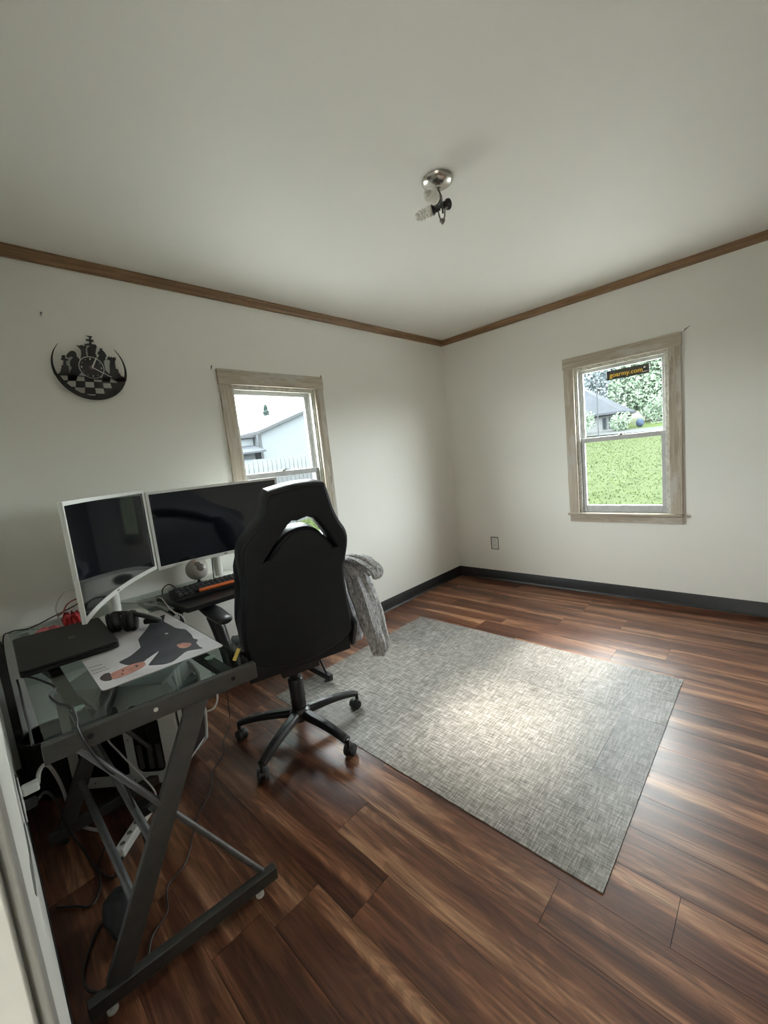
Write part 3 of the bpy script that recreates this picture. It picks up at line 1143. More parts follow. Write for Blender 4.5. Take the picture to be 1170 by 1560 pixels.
PRINT = {
    'suit': [(0.895, -3.345), (0.88, -3.305), (0.832, -3.258), (0.734, -3.24), (0.633, -3.178), (0.54, -3.135), (0.521, -3.072), (0.615, -3.11), (0.753, -3.109), (0.81, -3.091), (0.892, -3.1), (0.938, -3.112), (0.964, -3.103), (0.986, -3.122), (1.037, -3.128), (1.062, -3.124), (1.026, -3.17), (1.071, -3.229), (1.066, -3.253), (1.021, -3.291), (0.933, -3.227), (0.973, -3.285), (0.972, -3.317), (0.946, -3.334)],
    'shirt': [(0.93, -3.226), (0.971, -3.287), (1.015, -3.293), (1.022, -3.291)],
    'face': [(0.968, -3.385), (0.964, -3.358), (0.958, -3.321), (0.972, -3.289), (1.0, -3.289), (1.02, -3.303), (1.029, -3.336), (1.031, -3.363), (1.025, -3.39)],
    'hair': [(0.969, -3.413), (0.951, -3.396), (0.957, -3.383), (1.025, -3.39), (1.015, -3.406), (0.993, -3.414)],
    'hand': [(0.933, -3.172), (0.938, -3.151), (0.967, -3.133), (0.991, -3.138), (1.002, -3.161), (0.979, -3.175)],
    'pocket_square': [(0.769, -3.155), (0.778, -3.146), (0.791, -3.15), (0.784, -3.16)]}
for k, (nm, mt, z_) in enumerate((('suit', 'suit', 0), ('shirt', 'shirt', 1), ('face', 'skin', 1), ('hair', 'hair', 2), ('hand', 'skin', 1), ('pocket_square', 'shirt', 1))):
    zz = GZ + 0.0026 + z_ * 0.00025
    slab('printed_' + nm, rounded(PRINT[nm], 0.012, 3), zz - 0.0004, zz + 0.0003, MT[mt], dm, smooth=False)
# features of the printed face and lines of handwriting
for nm, c, a in (('printed_eye', (0.985, -3.352), 0.008), ('printed_eye', (1.009, -3.360), 0.008), ('printed_mouth', (0.990, -3.314), 0.011)):
    slab(nm, [(c[0] + a * math.cos(q) * 1.0, c[1] + a * 0.35 * math.sin(q)) for q in np.linspace(0, 2 * math.pi, 9)[:-1]], GZ + 0.0028, GZ + 0.0033, MT['hair'], dm, smooth=False)
for (a, b) in (((0.850, -3.421), (0.858, -3.384)), ((0.884, -3.419), (0.897, -3.381)), ((0.916, -3.418), (0.922, -3.375))):
    bm = B()
    n_ = 16
    pts = []
    for k in range(n_):
        t_ = k / (n_ - 1)
        pts.append((a[0] + (b[0] - a[0]) * t_ + 0.005 * math.sin(k * 2.1 + a[0] * 40), a[1] + (b[1] - a[1]) * t_, GZ + 0.0029))
    tube(bm, pts, 0.0009, 4)
    obj('handwriting_line', bm, MT['ink'], dm)

# ------------------------------------------------------------------ laptop
lap = thing('laptop', (0.52, -3.43, GZ), 'closed black laptop lying on the glass desk corner', 'laptop')
LP = [(0.735, -3.582), (0.752, -3.302), (0.330, -3.282), (0.285, -3.568)]
slab('base', rounded(LP, 0.022), GZ + 0.004, GZ + 0.016, MT['black_plastic'], lap, 0.003)
slab('lid', rounded(LP, 0.022), GZ + 0.0165, GZ + 0.028, MT['laptop'], lap, 0.003)
slab('lid_mark', [(0.530, -3.420), (0.534, -3.398), (0.500, -3.396), (0.497, -3.418)], GZ + 0.0278, GZ + 0.0284, MT['laptop_mark'], lap, smooth=False)
for fx, fy in ((0.71, -3.565), (0.725, -3.32), (0.35, -3.30), (0.31, -3.55)):
    bm = B()
    lathe(bm, [(0, 0), (0.008, 0), (0.008, 0.0045), (0, 0.0046)], (fx, fy, GZ), n=10)
    obj('rubber_foot', bm, MT['rubber'], lap)

# ------------------------------------------------------------------ headphones
hp = thing('headphones', (0.58, -3.22, GZ), 'black over-ear headphones lying beside the laptop', 'headphones')
for c, ax in (((0.545, -3.262, GZ + 0.044), (0.25, 0.95, 0.10)), ((0.590, -3.215, GZ + 0.042), (0.45, 0.88, 0.05))):
    bm = B()
    lathe(bm, [(0, -0.018), (0.030, -0.018), (0.040, -0.010), (0.043, 0.002), (0.038, 0.014), (0.022, 0.019), (0, 0.020)], c, ax, 24)
    e = obj('ear_cup', bm, MT['black_plastic'], hp)
    bm = B()
    a_ = Vector(ax).normalized()
    lathe(bm, [(0.020, -0.032), (0.036, -0.030), (0.041, -0.022), (0.038, -0.014), (0.020, -0.014)], c, ax, 24)
    obj('ear_pad', bm, MT['black_leather'], e)
bm = B()
tube(bm, [(0.545, -3.262, GZ + 0.078), (0.585, -3.225, GZ + 0.075), (0.640, -3.185, GZ + 0.060), (0.665, -3.150, GZ + 0.040), (0.650, -3.135, GZ + 0.026), (0.600, -3.175, GZ + 0.022)], 0.012, 10, 6, (1.0, 0.75))
obj('headband', bm, MT['black_plastic'], hp)

# ------------------------------------------------------------------ keyboard and things on the board
K0, KU, KV = Vector((0.470, -3.000, BZ)), Vector((0.10, 0.995, 0)).normalized(), Vector((-0.995, 0.10, 0)).normalized()
key = thing('keyboard', K0 + KU * 0.19 + KV * 0.07, 'black keyboard with a bright orange space bar', 'keyboard')


def kp(a, b, c):
    return K0 + KU * a + KV * b + Vector((0, 0, c))


bm = B()
prism(bm, [(0, 0), (0.40, 0), (0.40, 0.150), (0, 0.150)], 0.0, 0.016, lambda u, v, d: kp(u, v, d + (0.10 * v if d > 0.01 else 0.0)))
obj('case', bm, MT['black_plastic'], key, bevel=0.003)
kme = None
pitch = 0.0245
for r_ in range(5):
    k0 = 1 if r_ == 0 else 0
    for c_ in range(15):
        if r_ == 0 and 3 <= c_ <= 10:
            continue
        a0, b0 = 0.016 + c_ * pitch, 0.014 + r_ * 0.0255
        if kme is None:
            bm = B()
            v0 = [bm.verts.new((sx * 0.0108, sy * 0.0110, 0)) for sx, sy in ((-1, -1), (1, -1), (1, 1), (-1, 1))]
            v1 = [bm.verts.new((sx * 0.0082, sy * 0.0085, 0.009)) for sx, sy in ((-1, -1), (1, -1), (1, 1), (-1, 1))]
            bm.faces.new(v1)
            for i in range(4):
                j = (i + 1) % 4
                bm.faces.new((v0[i], v0[j], v1[j], v1[i]))
            kme = bpy.data.meshes.new('keycap')
            bm.to_mesh(kme)
            bm.free()
            kme.materials.append(MT['key'])
        o = link(bpy.data.objects.new('keycap', kme))
        o.location = kp(a0 + pitch / 2, b0 + 0.012, 0.0165 + 0.10 * (b0 + 0.012))
        o.rotation_euler = (0, 0, math.atan2(KU.y, KU.x))
        o.parent = key
        o.matrix_parent_inverse = SP[key.name].inverted()
bm = B()
prism(bm, [(0.108, 0.013), (0.290, 0.013), (0.290, 0.037), (0.108, 0.037)], 0.017, 0.027, lambda u, v, d: kp(u, v, d + 0.10 * v))
sb = obj('space_bar', bm, MT['orange'], key, bevel=0.003)
sb['label'] = 'bright orange space bar'

mic = thing('ball_microphone', (0.235, -2.800, BZ), 'pale grey ball-shaped microphone standing behind the keyboard', 'microphone')
mc = Vector((0.235, -2.800, BZ + 0.083))
bm = B()
bmesh.ops.create_uvsphere(bm, u_segments=32, v_segments=20, radius=0.058, matrix=Matrix.Translation(mc))
obj('ball', bm, MT['mic'], mic)
md_ = Vector((0.80, -0.35, 0.48)).normalized()
bm = B()
lathe(bm, [(0, 0.0585), (0.012, 0.0578), (0.020, 0.0553), (0.0205, 0.0546), (0.012, 0.0565), (0, 0.0572)], mc, Vector((0.80, 0.0, 0.25)), 24)
obj('grille', bm, MT['grille'], mic)
bm = B()
lathe(bm, [(0, 0.0580), (0.010, 0.0577), (0.014, 0.0567), (0.0142, 0.0560), (0, 0.057)], mc, Vector((0.72, -0.18, 0.62)), 20)
obj('badge', bm, MT['grille'], mic)
bm = B()
lathe(bm, [(0, 0.0588), (0.004, 0.0586), (0.004, 0.057), (0, 0.057)], mc, Vector((0.55, -0.30, 0.80)), 10)
obj('indicator', bm, MT['red_led'], mic)
bm = B()
tube(bm, (mc - Vector((0, 0, 0.056)), mc - Vector((0, 0, 0.075))), 0.008, 10)
for k in range(3):
    an = R(20 + 120 * k)
    tube(bm, (mc - Vector((0, 0, 0.070)), Vector((mc.x + 0.055 * math.cos(an), mc.y + 0.055 * math.sin(an), BZ + 0.003))), 0.0032, 6)
obj('tripod', bm, MT['black_plastic'], mic)

gad = thing('pocket_camera', (0.315, -2.945, BZ), 'small black gadget with a pink button left of the microphone', 'gadget')
bm = B()
lathe(bm, [(0, 0), (0.020, 0), (0.024, 0.012), (0.020, 0.026), (0.008, 0.032), (0, 0.032)], (0.315, -2.945, BZ + 0.0008), (0.05, 0.02, 1), 16)
obj('body', bm, MT['black_plastic'], gad)
bm = B()
lathe(bm, [(0, 0), (0.009, 0), (0.009, 0.006), (0, 0.008)], (0.337, -2.952, BZ + 0.016), (1, -0.3, 0.2), 12)
obj('button', bm, MT['pink'], gad)
bm = B()
tube(bm, [(0.300, -2.935, BZ + 0.02), (0.270, -2.960, BZ + 0.05), (0.245, -2.985, BZ + 0.03), (0.240, -2.990, BZ + 0.003)], 0.003, 6, 6)
obj('strap', bm, MT['black_cable'], gad)
bm = B()
tube(bm, ((0.185, -2.700, GZ + 0.016), (0.140, -2.675, GZ + 0.135)), [0.0035, 0.0035, 0.0030], 8)
pen = obj('pen', bm, MT['black_plastic'])
tag(pen, 'black pen leaning against the monitor stand', 'pen')

# ------------------------------------------------------------------ cloths behind the angled monitor


def crumple(name, poly, z0, amp, mat, label, cat):
    P = np.array(poly)
    c = P.mean(0)
    bm = B()
    ring = []
    nk = 24
    per = rounded([tuple(q) for q in P], 0.05, 5)
    idx = np.linspace(0, len(per) - 1, nk).astype(int)
    levels = [1.0, 0.72, 0.42]
    for li, s_ in enumerate(levels):
        ring.append([bm.verts.new((c[0] + (per[i][0] - c[0]) * s_, c[1] + (per[i][1] - c[1]) * s_, z0 + (0.001 if li == 0 else amp * (0.5 + 0.5 * math.sin(i * 1.7 + li * 2.1)) + 0.004))) for i in idx])
    top = bm.verts.new((c[0], c[1], z0 + amp * 0.8))
    for a, b in zip(ring, ring[1:]):
        for k in range(nk):
            j = (k + 1) % nk
            bm.faces.new((a[k], a[j], b[j], b[k]))
    for k in range(nk):
        bm.faces.new((ring[-1][k], ring[-1][(k + 1) % nk], top))
    o = obj(name, bm, mat)
    return tag(o, label, cat)


crumple('red_cloth', [(0.285, -3.335), (0.08, -3.305), (0.05, -3.385), (0.26, -3.395)], GZ, 0.035, MT['red'], 'crumpled red cloth on the glass behind the angled monitor', 'cloth')
crumple('pink_paper', [(0.270, -3.400), (0.20, -3.395), (0.13, -3.47), (0.262, -3.515)], GZ, 0.012, MT['pink'], 'pink folded paper on the glass behind the laptop', 'paper')

# ------------------------------------------------------------------ cables


def cable(name, pts, r, mat, label, group=None):
    bm = B()
    tube(bm, pts, r, 7, 7)
    return tag(obj(name, bm, mat), label, 'cable', group)


g = GZ + 0.003
cable('white_cable', [(0.03, -3.16, g), (0.15, -3.11, g), (0.215, -3.035, g + 0.002), (0.33, -3.026, g + 0.03), (0.467, -3.04, g + 0.012), (0.59, -3.048, g), (0.60, -3.040, 0.69), (0.58, -3.04, 0.60)], 0.0030, MT['white_cable'], 'white cable running from the angled monitor over the desk edge')
cable('white_cable', [(0.30, -3.09, g + 0.012), (0.40, -3.045, g + 0.004), (0.56, -3.042, g + 0.004), (0.645, -3.040, g - 0.004), (0.66, -3.035, 0.66)], 0.0028, MT['white_cable'], 'white cable lying across the corner beside the printed desk mat')
cable('white_cable', [(0.20, -3.27, 0.90), (0.06, -3.313, 0.875), (0.06, -3.359, 0.857), (0.06, -3.392, 0.804), (0.07, -3.400, g), (0.08, -3.50, g)], 0.0035, MT['white_cable'], 'white cable looping by the wall behind the angled monitor')
cable('red_cable', [(0.22, -3.26, 0.84), (0.10, -3.312, 0.826), (0.10, -3.352, 0.813), (0.10, -3.372, 0.785), (0.13, -3.385, g + 0.036), (0.14, -3.40, g + 0.034)], 0.0030, MT['red_cable'], 'thin red cable looping above the red cloth')
cable('black_cable', [(0.22, -3.28, 0.86), (0.10, -3.316, 0.801), (0.10, -3.415, 0.772), (0.08, -3.500, g), (0.05, -3.56, g), (0.04, -3.592, 0.70), (0.04, -3.60, 0.4)], 0.0028, MT['black_cable'], 'black cable sagging from the angled monitor to the wall corner')
cable('black_cable', [(0.745, -3.565, GZ + 0.010), (0.776, -3.546, g), (0.905, -3.516, g), (0.96, -3.535, g), (1.04, -3.526, g), (1.10, -3.505, g), (1.19, -3.508, g), (1.240, -3.515, g + 0.004),
                     (1.262, -3.512, 0.725), (1.264, -3.500, 0.680), (1.272, -3.477, 0.620), (1.20, -3.44, 0.52), (1.05, -3.40, 0.30), (0.95, -3.38, 0.10), (0.85, -3.37, 0.006)], 0.0032, MT['black_cable'], 'black laptop cord trailing over the glass and the desk rail')
cable('black_cable', [(0.745, -3.590, g + 0.008), (0.80, -3.590, g - 0.004), (0.95, -3.594, g - 0.008), (1.10, -3.596, g - 0.012), (1.185, -3.598, g - 0.020)], 0.0030, MT['black_cable'], 'black cord running along the rear edge of the glass by the near wall')
cable('white_power_cord', [(0.86, -3.600, 0.452), (0.80, -3.590, 0.455), (0.70, -3.570, 0.42), (0.58, -3.550, 0.33), (0.50, -3.530, 0.20), (0.47, -3.520, 0.06), (0.50, -3.50, 0.007), (0.60, -3.45, 0.007)], 0.0062, MT['white_cable'], 'thick white power cord arching down from the near wall outlet')
bm = B()
box(bm, (0.845, YN + 0.0078, 0.438), (0.875, YN + 0.048, 0.466))
tag(obj('power_plug', bm, MT['white_plastic'], bevel=0.005), 'white plug in the outlet beside the doorway', 'plug')
bm = B()
box(bm, (0.846, YN + 0.0078, 0.392), (0.874, YN + 0.036, 0.416))
tag(obj('power_plug', bm, MT['black_plastic'], bevel=0.005), 'black plug under the white plug beside the doorway', 'plug')
cable('black_power_cord', [(0.86, -3.608, 0.404), (0.78, -3.585, 0.37), (0.66, -3.560, 0.25), (0.60, -3.545, 0.10), (0.62, -3.52, 0.007), (0.78, -3.50, 0.006), (0.86, -3.47, 0.006), (0.80, -3.43, 0.006), (0.72, -3.42, 0.006)], 0.0045, MT['black_cable'], 'black power cord coiling on the floor below the outlet')
cable('black_cable', [(0.20, -2.72, 0.60), (0.22, -2.74, 0.20), (0.293, -2.779, 0.006), (0.40, -2.83, 0.006), (0.483, -2.905, 0.006), (0.57, -2.94, 0.006), (0.647, -3.028, 0.006), (0.76, -3.09, 0.006), (0.834, -3.169, 0.006), (0.887, -3.203, 0.006)], 0.0030, MT['black_cable'], 'thin black cable on the floor between computer tower and chair')
cable('black_cable', [(0.88, -3.20, 0.006), (0.93, -3.235, 0.006), (0.96, -3.25, 0.006), (1.018, -3.296, 0.006), (1.05, -3.36, 0.006), (1.134, -3.388, 0.006), (1.17, -3.44, 0.006), (1.225, -3.470, 0.006)], 0.0028, MT['black_cable'], 'black cable winding over the floor inside the desk frame')
cable('black_cable', [(0.825, -3.622, 0.006), (0.87, -3.58, 0.006), (0.911, -3.544, 0.006), (0.86, -3.51, 0.006), (0.764, -3.496, 0.006), (0.689, -3.46, 0.006)], 0.0038, MT['black_cable'], 'short black cable on the floor by the near wall')
cable('black_cable', [(0.967, -3.473, 0.006), (1.000, -3.515, 0.006), (1.023, -3.555, 0.006), (1.114, -3.600, 0.006), (1.176, -3.601, 0.006), (1.22, -3.570, 0.006)], 0.0034, MT['black_cable'], 'black cable curving round the foot of the desk')
cable('white_cable', [(0.44, -3.34, 0.32), (0.52, -3.365, 0.315), (0.60, -3.342, 0.265), (0.62, -3.308, 0.184), (0.66, -3.265, 0.07), (0.665, -3.300, 0.035)], 0.0034, MT['white_cable'], 'white cable arching across the side of the computer tower')
cable('white_cable', [(1.10, -3.128, 0.700), (1.10, -3.120, 0.62), (1.10, -3.125, 0.56), (1.07, -3.145, 0.525), (0.95, -3.17, 0.50), (0.60, -3.11, 0.49)], 0.0030, MT['white_cable'], 'white cable hanging under the front of the desk')
for k, (x_, y_) in enumerate(((0.330, -2.99), (0.36, -2.975), (0.40, -2.98))):
    cable('black_cable', [(x_, y_ + 0.02, GZ - 0.03), (x_ + 0.01, y_, 0.66), (x_ + 0.03, y_ + 0.01, 0.60), (x_ + 0.03 - 0.05 * k, y_ + 0.03, 0.66), (x_ - 0.02, y_ + 0.03, GZ - 0.03)], 0.0026, MT['black_cable'],
          'thin black cord looped below the keyboard board, ' + ('nearest the monitor', 'the middle one of three', 'nearest the chair arm')[k], 'cords looped below the keyboard board')

# power strip, bag and bin below the desk
ps = thing('power_strip', (0.72, -3.365, 0), 'white power strip on the floor under the desk', 'power strip')
bm = B()
bar(bm, (0.790, -3.437, 0.018), (0.652, -3.300, 0.018), 0.036, 0.034)
obj('housing', bm, MT['white_plastic'], ps, bevel=0.004)
for k in range(4):
    c = Vector((0.770, -3.417, 0.0352)).lerp(Vector((0.676, -3.324, 0.0352)), k / 3)
    bm = B()
    lathe(bm, [(0, 0), (0.009, 0), (0.009, 0.0012), (0, 0.0013)], c, n=14)
    obj('socket', bm, MT['chip'], ps)
bm = B()
box(bm, (0.660, -3.352, 0.037), (0.715, -3.285, 0.085))
tag(obj('power_adapter', bm, MT['black_plastic'], bevel=0.006), 'black power adapter plugged into the white strip', 'adapter')


def blob(name, c, rad, amp, mat, label, cat, seed):
    bm = B()
    bmesh.ops.create_icosphere(bm, subdivisions=3, radius=1.0)
    r2 = np.random.default_rng(seed)
    ph = r2.uniform(0, 6.28, 6)
    for v in bm.verts:
        d = v.co.normalized()
        k = 1 + amp * (math.sin(5 * d.x + ph[0]) * math.sin(4 * d.y + ph[1]) + 0.6 * math.sin(8 * d.z + ph[2] + 3 * d.x))
        v.co = Vector((d.x * rad[0] * k, d.y * rad[1] * k, max(d.z * k, -0.92) * rad[2]))
        v.co += Vector(c)
    return tag(obj(name, bm, mat), label, cat)


blob('black_pouch', (1.075, -3.485, 0.051), (0.085, 0.05, 0.055), 0.10, MT['black_matte'], 'slumped black pouch on the floor behind the desk leg', 'pouch', 3)
bn = thing('waste_bin', (0.225, -3.49, 0), 'round black bin on the floor in the corner under the desk', 'bin')
bm = B()
lathe(bm, [(0, 0), (0.082, 0), (0.086, 0.004), (0.100, 0.27), (0.094, 0.27), (0.080, 0.010), (0, 0.010)], (0.130, -3.515, 0), n=32)
obj('body', bm, MT['black_matte'], bn)
bm = B()
lathe(bm, [(0.092, 0.262), (0.103, 0.262), (0.105, 0.270), (0.103, 0.278), (0.092, 0.278), (0.092, 0.262)], (0.130, -3.515, 0), n=32)
obj('rim', bm, MT['black_plastic'], bn)

# ------------------------------------------------------------------ computer tower
pu = Vector((0.733, 0.680, 0)).normalized()      # along the side panel towards the front
pn = Vector((pu.y, -pu.x, 0))                    # out of the side panel
P0 = Vector((0.262, -3.480, 0))
PL, PDp, PH = 0.500, 0.215, 0.485
pc = thing('computer_tower', P0 + pu * 0.25 - pn * 0.1, 'white computer tower with dark side windows under the desk', 'computer')


def pcw(u, v, d):
    return P0 + pu * u + Vector((0, 0, v)) + pn * d


PCF = Matrix((( pu.x, 0, pn.x, P0.x), (pu.y, 0, pn.y, P0.y), (0, 1, 0, 0), (0, 0, 0, 1)))
bm = B()
prism(bm, [(0.0, 0.02), (PL - 0.05, 0.02), (PL, 0.075), (PL, PH - 0.05), (PL - 0.03, PH), (0.0, PH)], -PDp, -0.004, pcw)
obj('chassis', bm, MT['pc_white'], pc, bevel=0.004)
w1 = rounded([(0.045, 0.075), (0.262, 0.075), (0.262, 0.400), (0.045, 0.400)], 0.02)
w2 = rounded([(0.300, 0.080), (0.425, 0.080), (0.425, 0.330), (0.395, 0.395), (0.300, 0.395)], 0.035)
outer = [(0.0, 0.025), (PL - 0.052, 0.025), (PL - 0.004, 0.078), (PL - 0.004, PH - 0.052), (PL - 0.032, PH - 0.004), (0.0, PH - 0.004)]
plate('side_panel', [outer, w1, w2], 0.003, 0.001, PCF @ Matrix.Translation((0, 0, -0.002)), MT['pc_white'], pc, 1)
bm = B()
prism(bm, w1, -0.0036, -0.0022, pcw)
obj('side_window', bm, MT['smoked'], pc, smooth=False)
bm = B()
prism(bm, w2, -0.0036, -0.0022, pcw)
obj('side_window', bm, MT['smoked'], pc, smooth=False)
bm = B()
for uu in (0.320, 0.365, 0.405):
    tube(bm, (pcw(uu, 0.10, -0.0035), pcw(uu, 0.21, -0.0035)), 0.012, 10)
obj('drive_cage', bm, plain('dark_grey_cage', (0.05, 0.05, 0.047), 0.5), pc)
for uu, vv in ((0.281, 0.12), (0.281, 0.24), (0.281, 0.36), (0.10, 0.050), (0.22, 0.050), (0.28, 0.050)):
    bm = B()
    lathe(bm, [(0, 0), (0.0032, 0), (0.0028, 0.0012), (0, 0.0014)], pcw(uu, vv, 0.001), pn, 8)
    obj('rivet', bm, MT['gap'], pc)
# front bezel
bm = B()
prism(bm, [(PL - 0.02, 0.095), (PL + 0.012, 0.095), (PL + 0.024, 0.20), (PL + 0.022, PH - 0.08), (PL - 0.01, PH - 0.05)], -PDp + 0.018, -0.016, pcw)
obj('front_mesh', bm, MT['black_plastic'], pc, bevel=0.006)
for dd in (-0.014, -PDp + 0.004):
    bm = B()
    tube(bm, [pcw(PL - 0.05, 0.022, dd), pcw(PL + 0.006, 0.080, dd), pcw(PL + 0.020, 0.20, dd), pcw(PL + 0.016, PH - 0.07, dd), pcw(PL - 0.02, PH - 0.01, dd)], 0.009, 8)
    obj('front_frame', bm, MT['pc_white'], pc)
bm = B()
prism(bm, [(PL + 0.0215, 0.16), (PL + 0.0245, 0.16), (PL + 0.0248, 0.185), (PL + 0.0222, 0.185)], -0.075, -0.055, pcw)
obj('badge', bm, MT['silver'], pc, smooth=False)
for uu in (0.05, 0.40):
    for dd in (-0.03, -PDp + 0.03):
        bm = B()
        c = pcw(uu, 0, dd)
        lathe(bm, [(0, 0), (0.016, 0), (0.018, 0.021), (0, 0.021)], c, n=14)
        obj('foot', bm, MT['rubber'], pc)

# yellow marker standing at the desk end
mk = thing('yellow_marker', (1.255, -3.100, GZ), 'small yellow and black marker lying on the end of the desk', 'marker')
for a, b, m in (((1.258, -3.110, GZ + 0.0065), (1.262, -3.090, GZ + 0.040), 'yellow'), ((1.262, -3.090, GZ + 0.040), (1.264, -3.083, GZ + 0.053), 'black_plastic')):
    bm = B()
    tube(bm, (a, b), 0.0062, 8)
    obj('barrel' if m == 'yellow' else 'cap', bm, MT[m], mk)

# ================================================================== CHAIR (built facing +x, left is +y)
CH = Vector((0.77, -2.62, 0))
AZ = R(165)
ch = thing('gaming_chair', CH, 'black high-backed gaming chair seen from behind', 'chair', None, AZ, True)
star0 = 5.5 - 165
bm = B()
lathe(bm, [(0, 0.085), (0.040, 0.085), (0.052, 0.100), (0.052, 0.135), (0.040, 0.150), (0, 0.150)], n=24)
obj('hub', bm, MT['black_plastic'], ch)
for k in range(5):
    an = R(star0 + 72 * k)
    e = Vector((math.cos(an), math.sin(an), 0))
    s_ = Vector((-e.y, e.x, 0))
    bm = B()
    prev = None
    for i in range(11):
        t_ = i / 10
        rr_ = 0.035 + 0.285 * t_
        zc = 0.122 - 0.010 * t_ - 0.028 * t_ ** 3
        wd = 0.036 - 0.009 * t_
        ht = 0.030 - 0.010 * t_
        c = e * rr_ + Vector((0, 0, zc))
        rg = [bm.verts.new(c + s_ * a * wd + Vector((0, 0, b * ht))) for a, b in ((-0.75, -0.5), (0.75, -0.5), (0.72, 0.3), (0.42, 0.62), (-0.42, 0.62), (-0.72, 0.3))]
        if prev:
            for q in range(6):
                bm.faces.new((prev[q], prev[(q + 1) % 6], rg[(q + 1) % 6], rg[q]))
        else:
            bm.faces.new(rg[::-1])
        prev = rg
    bm.faces.new(prev)
    obj('base_arm', bm, MT['black_plastic'], ch, bevel=0.003)
    # caster: hood and two wheels
    cpos = e * 0.322
    sw = R(star0 + 72 * k + 35 * ((k * 7) % 5 - 2))
    wx = Vector((math.cos(sw), math.sin(sw), 0))
    ws = Vector((-wx.y, wx.x, 0))
    bm = B()
    tube(bm, (cpos + Vector((0, 0, 0.048)), cpos + Vector((0, 0, 0.090))), 0.009, 10)
    wc = cpos - wx * 0.014 + Vector((0, 0, 0.0275))
    lathe(bm, [(0, -0.010), (0.024, -0.010), (0.0262, 0), (0.024, 0.010), (0, 0.010)], wc + Vector((0, 0, 0.0035)), ws, 18)
    ca = obj('caster', bm, MT['black_plastic'], ch)
    for sg in (-1, 1):
        bm = B()
        lathe(bm, [(0, 0), (0.020, 0), (0.0268, 0.003), (0.0272, 0.012), (0.024, 0.017), (0.012, 0.019), (0, 0.019)], wc + ws * sg * 0.007, ws * sg, 20)
        obj('wheel', bm, MT['rubber'], ca)
bm = B()
lathe(bm, [(0, 0.10), (0.030, 0.10), (0.030, 0.150), (0.036, 0.155), (0.038, 0.30), (0.036, 0.305), (0.030, 0.31), (0.030, 0.36), (0.026, 0.365), (0.026, 0.42), (0, 0.42)], n=24)
obj('gas_column', bm, MT['black_plastic'], ch)
bm = B()
box(bm, (-0.13, -0.09, 0.385), (0.11, 0.09, 0.430))
tube(bm, ((0.02, -0.06, 0.405), (0.02, -0.20, 0.400), (0.02, -0.26, 0.395)), 0.007, 8)
obj('tilt_mechanism', bm, MT['dark_steel'], ch, bevel=0.006)
bm = B()
box(bm, (-0.170, -0.240, 0.435), (0.270, 0.240, 0.505))
bmesh.ops.subdivide_edges(bm, edges=bm.edges[:], cuts=4, use_grid_fill=True)
for v in bm.verts:
    x_, y_ = v.co.x / 0.25, v.co.y / 0.245
    if v.co.z > 0.48:
        v.co.z += 0.03 * abs(y_) ** 2 - 0.02 * max(0, x_) ** 2
    if abs(x_) > 0.9 and abs(y_) > 0.9:
        v.co.x *= 0.93
        v.co.y *= 0.93
obj('seat', bm, MT['black_leather'], ch, bevel=0.02, bseg=3)

# backrest: traced outline in its leaning plane (lateral to the right, height along the plane)
TL = math.atan(0.12 / 0.74)
bu_ = Vector((0, -1, 0))
bv_ = Vector((-math.sin(TL), 0, math.cos(TL)))
BO = Vector((-0.20, 0, 0.5))
bw_ = bu_.cross(bv_)          # out of the plane, (u, v, w) right-handed
sgn = 1 if bw_.x < 0 else -1  # sgn * w points to the rear


def bframe(rear):
    f_ = frame_of(BO, bu_, bv_)
    return f_ @ Matrix.Translation((0, 0, sgn * rear))


SH = [(-0.088, 0.755), (0.03, 0.772), (0.135, 0.768), (0.160, 0.745), (0.186, 0.650), (0.212, 0.590), (0.240, 0.541), (0.248, 0.486), (0.232, 0.402), (0.222, 0.364), (0.228, 0.261),
      (0.243, 0.162), (0.252, 0.060), (0.232, 0.020), (0.140, -0.022), (0.02, -0.046), (-0.104, -0.032), (-0.215, 0.010), (-0.250, 0.110), (-0.250, 0.209), (-0.231, 0.305), (-0.223, 0.375), (-0.228, 0.464), (-0.225, 0.523), (-0.203, 0.566), (-0.125, 0.650), (-0.106, 0.720)]
HO = [(-0.135, 0.462), (-0.020, 0.606), (0.020, 0.616), (0.092, 0.616), (0.185, 0.470), (0.118, 0.552), (0.083, 0.578), (0.040, 0.588), (-0.010, 0.580), (-0.060, 0.545)]
SHs = [(p_.x, p_.y) for p_ in smooth_path([Vector((a, b, 0)) for a, b in SH] + [Vector((*SH[0], 0))], 3)[:-1]]
HOs = [(p_.x, p_.y) for p_ in smooth_path([Vector((a, b, 0)) for a, b in HO] + [Vector((*HO[0], 0))], 3)[:-1]]


back = plate('backrest', [SHs, HOs], 0.050, 0.018, bframe(-0.052), MT['black_leather'], ch, 4)
plate('back_panel', [inset(SHs, 0.012), inset(HOs, -0.010)], 0.010, 0.007, bframe(-0.006), MT['black_mesh'], ch, 3)
bm = B()
fr_ = bframe(-0.008)
lp = [fr_ @ Vector((u, v, 0)) for u, v in inset(SHs, 0.008)]
tube(bm, lp + [lp[0]], 0.0036, 6, cap=False)
obj('piping', bm, MT['black_leather'], back)
# front bolsters of the backrest
for sg_ in (-1, 1):
    bm = B()
    fb_ = bframe(-0.105)
    pts = [fb_ @ Vector((sg_ * a, b, 0)) for a, b in ((0.215, 0.06), (0.220, 0.20), (0.205, 0.33), (0.200, 0.44), (0.190, 0.52))]
    tube(bm, pts, [0.022, 0.036, 0.036, 0.036, 0.018], 12, 5)
    obj('side_bolster', bm, MT['black_leather'], back)
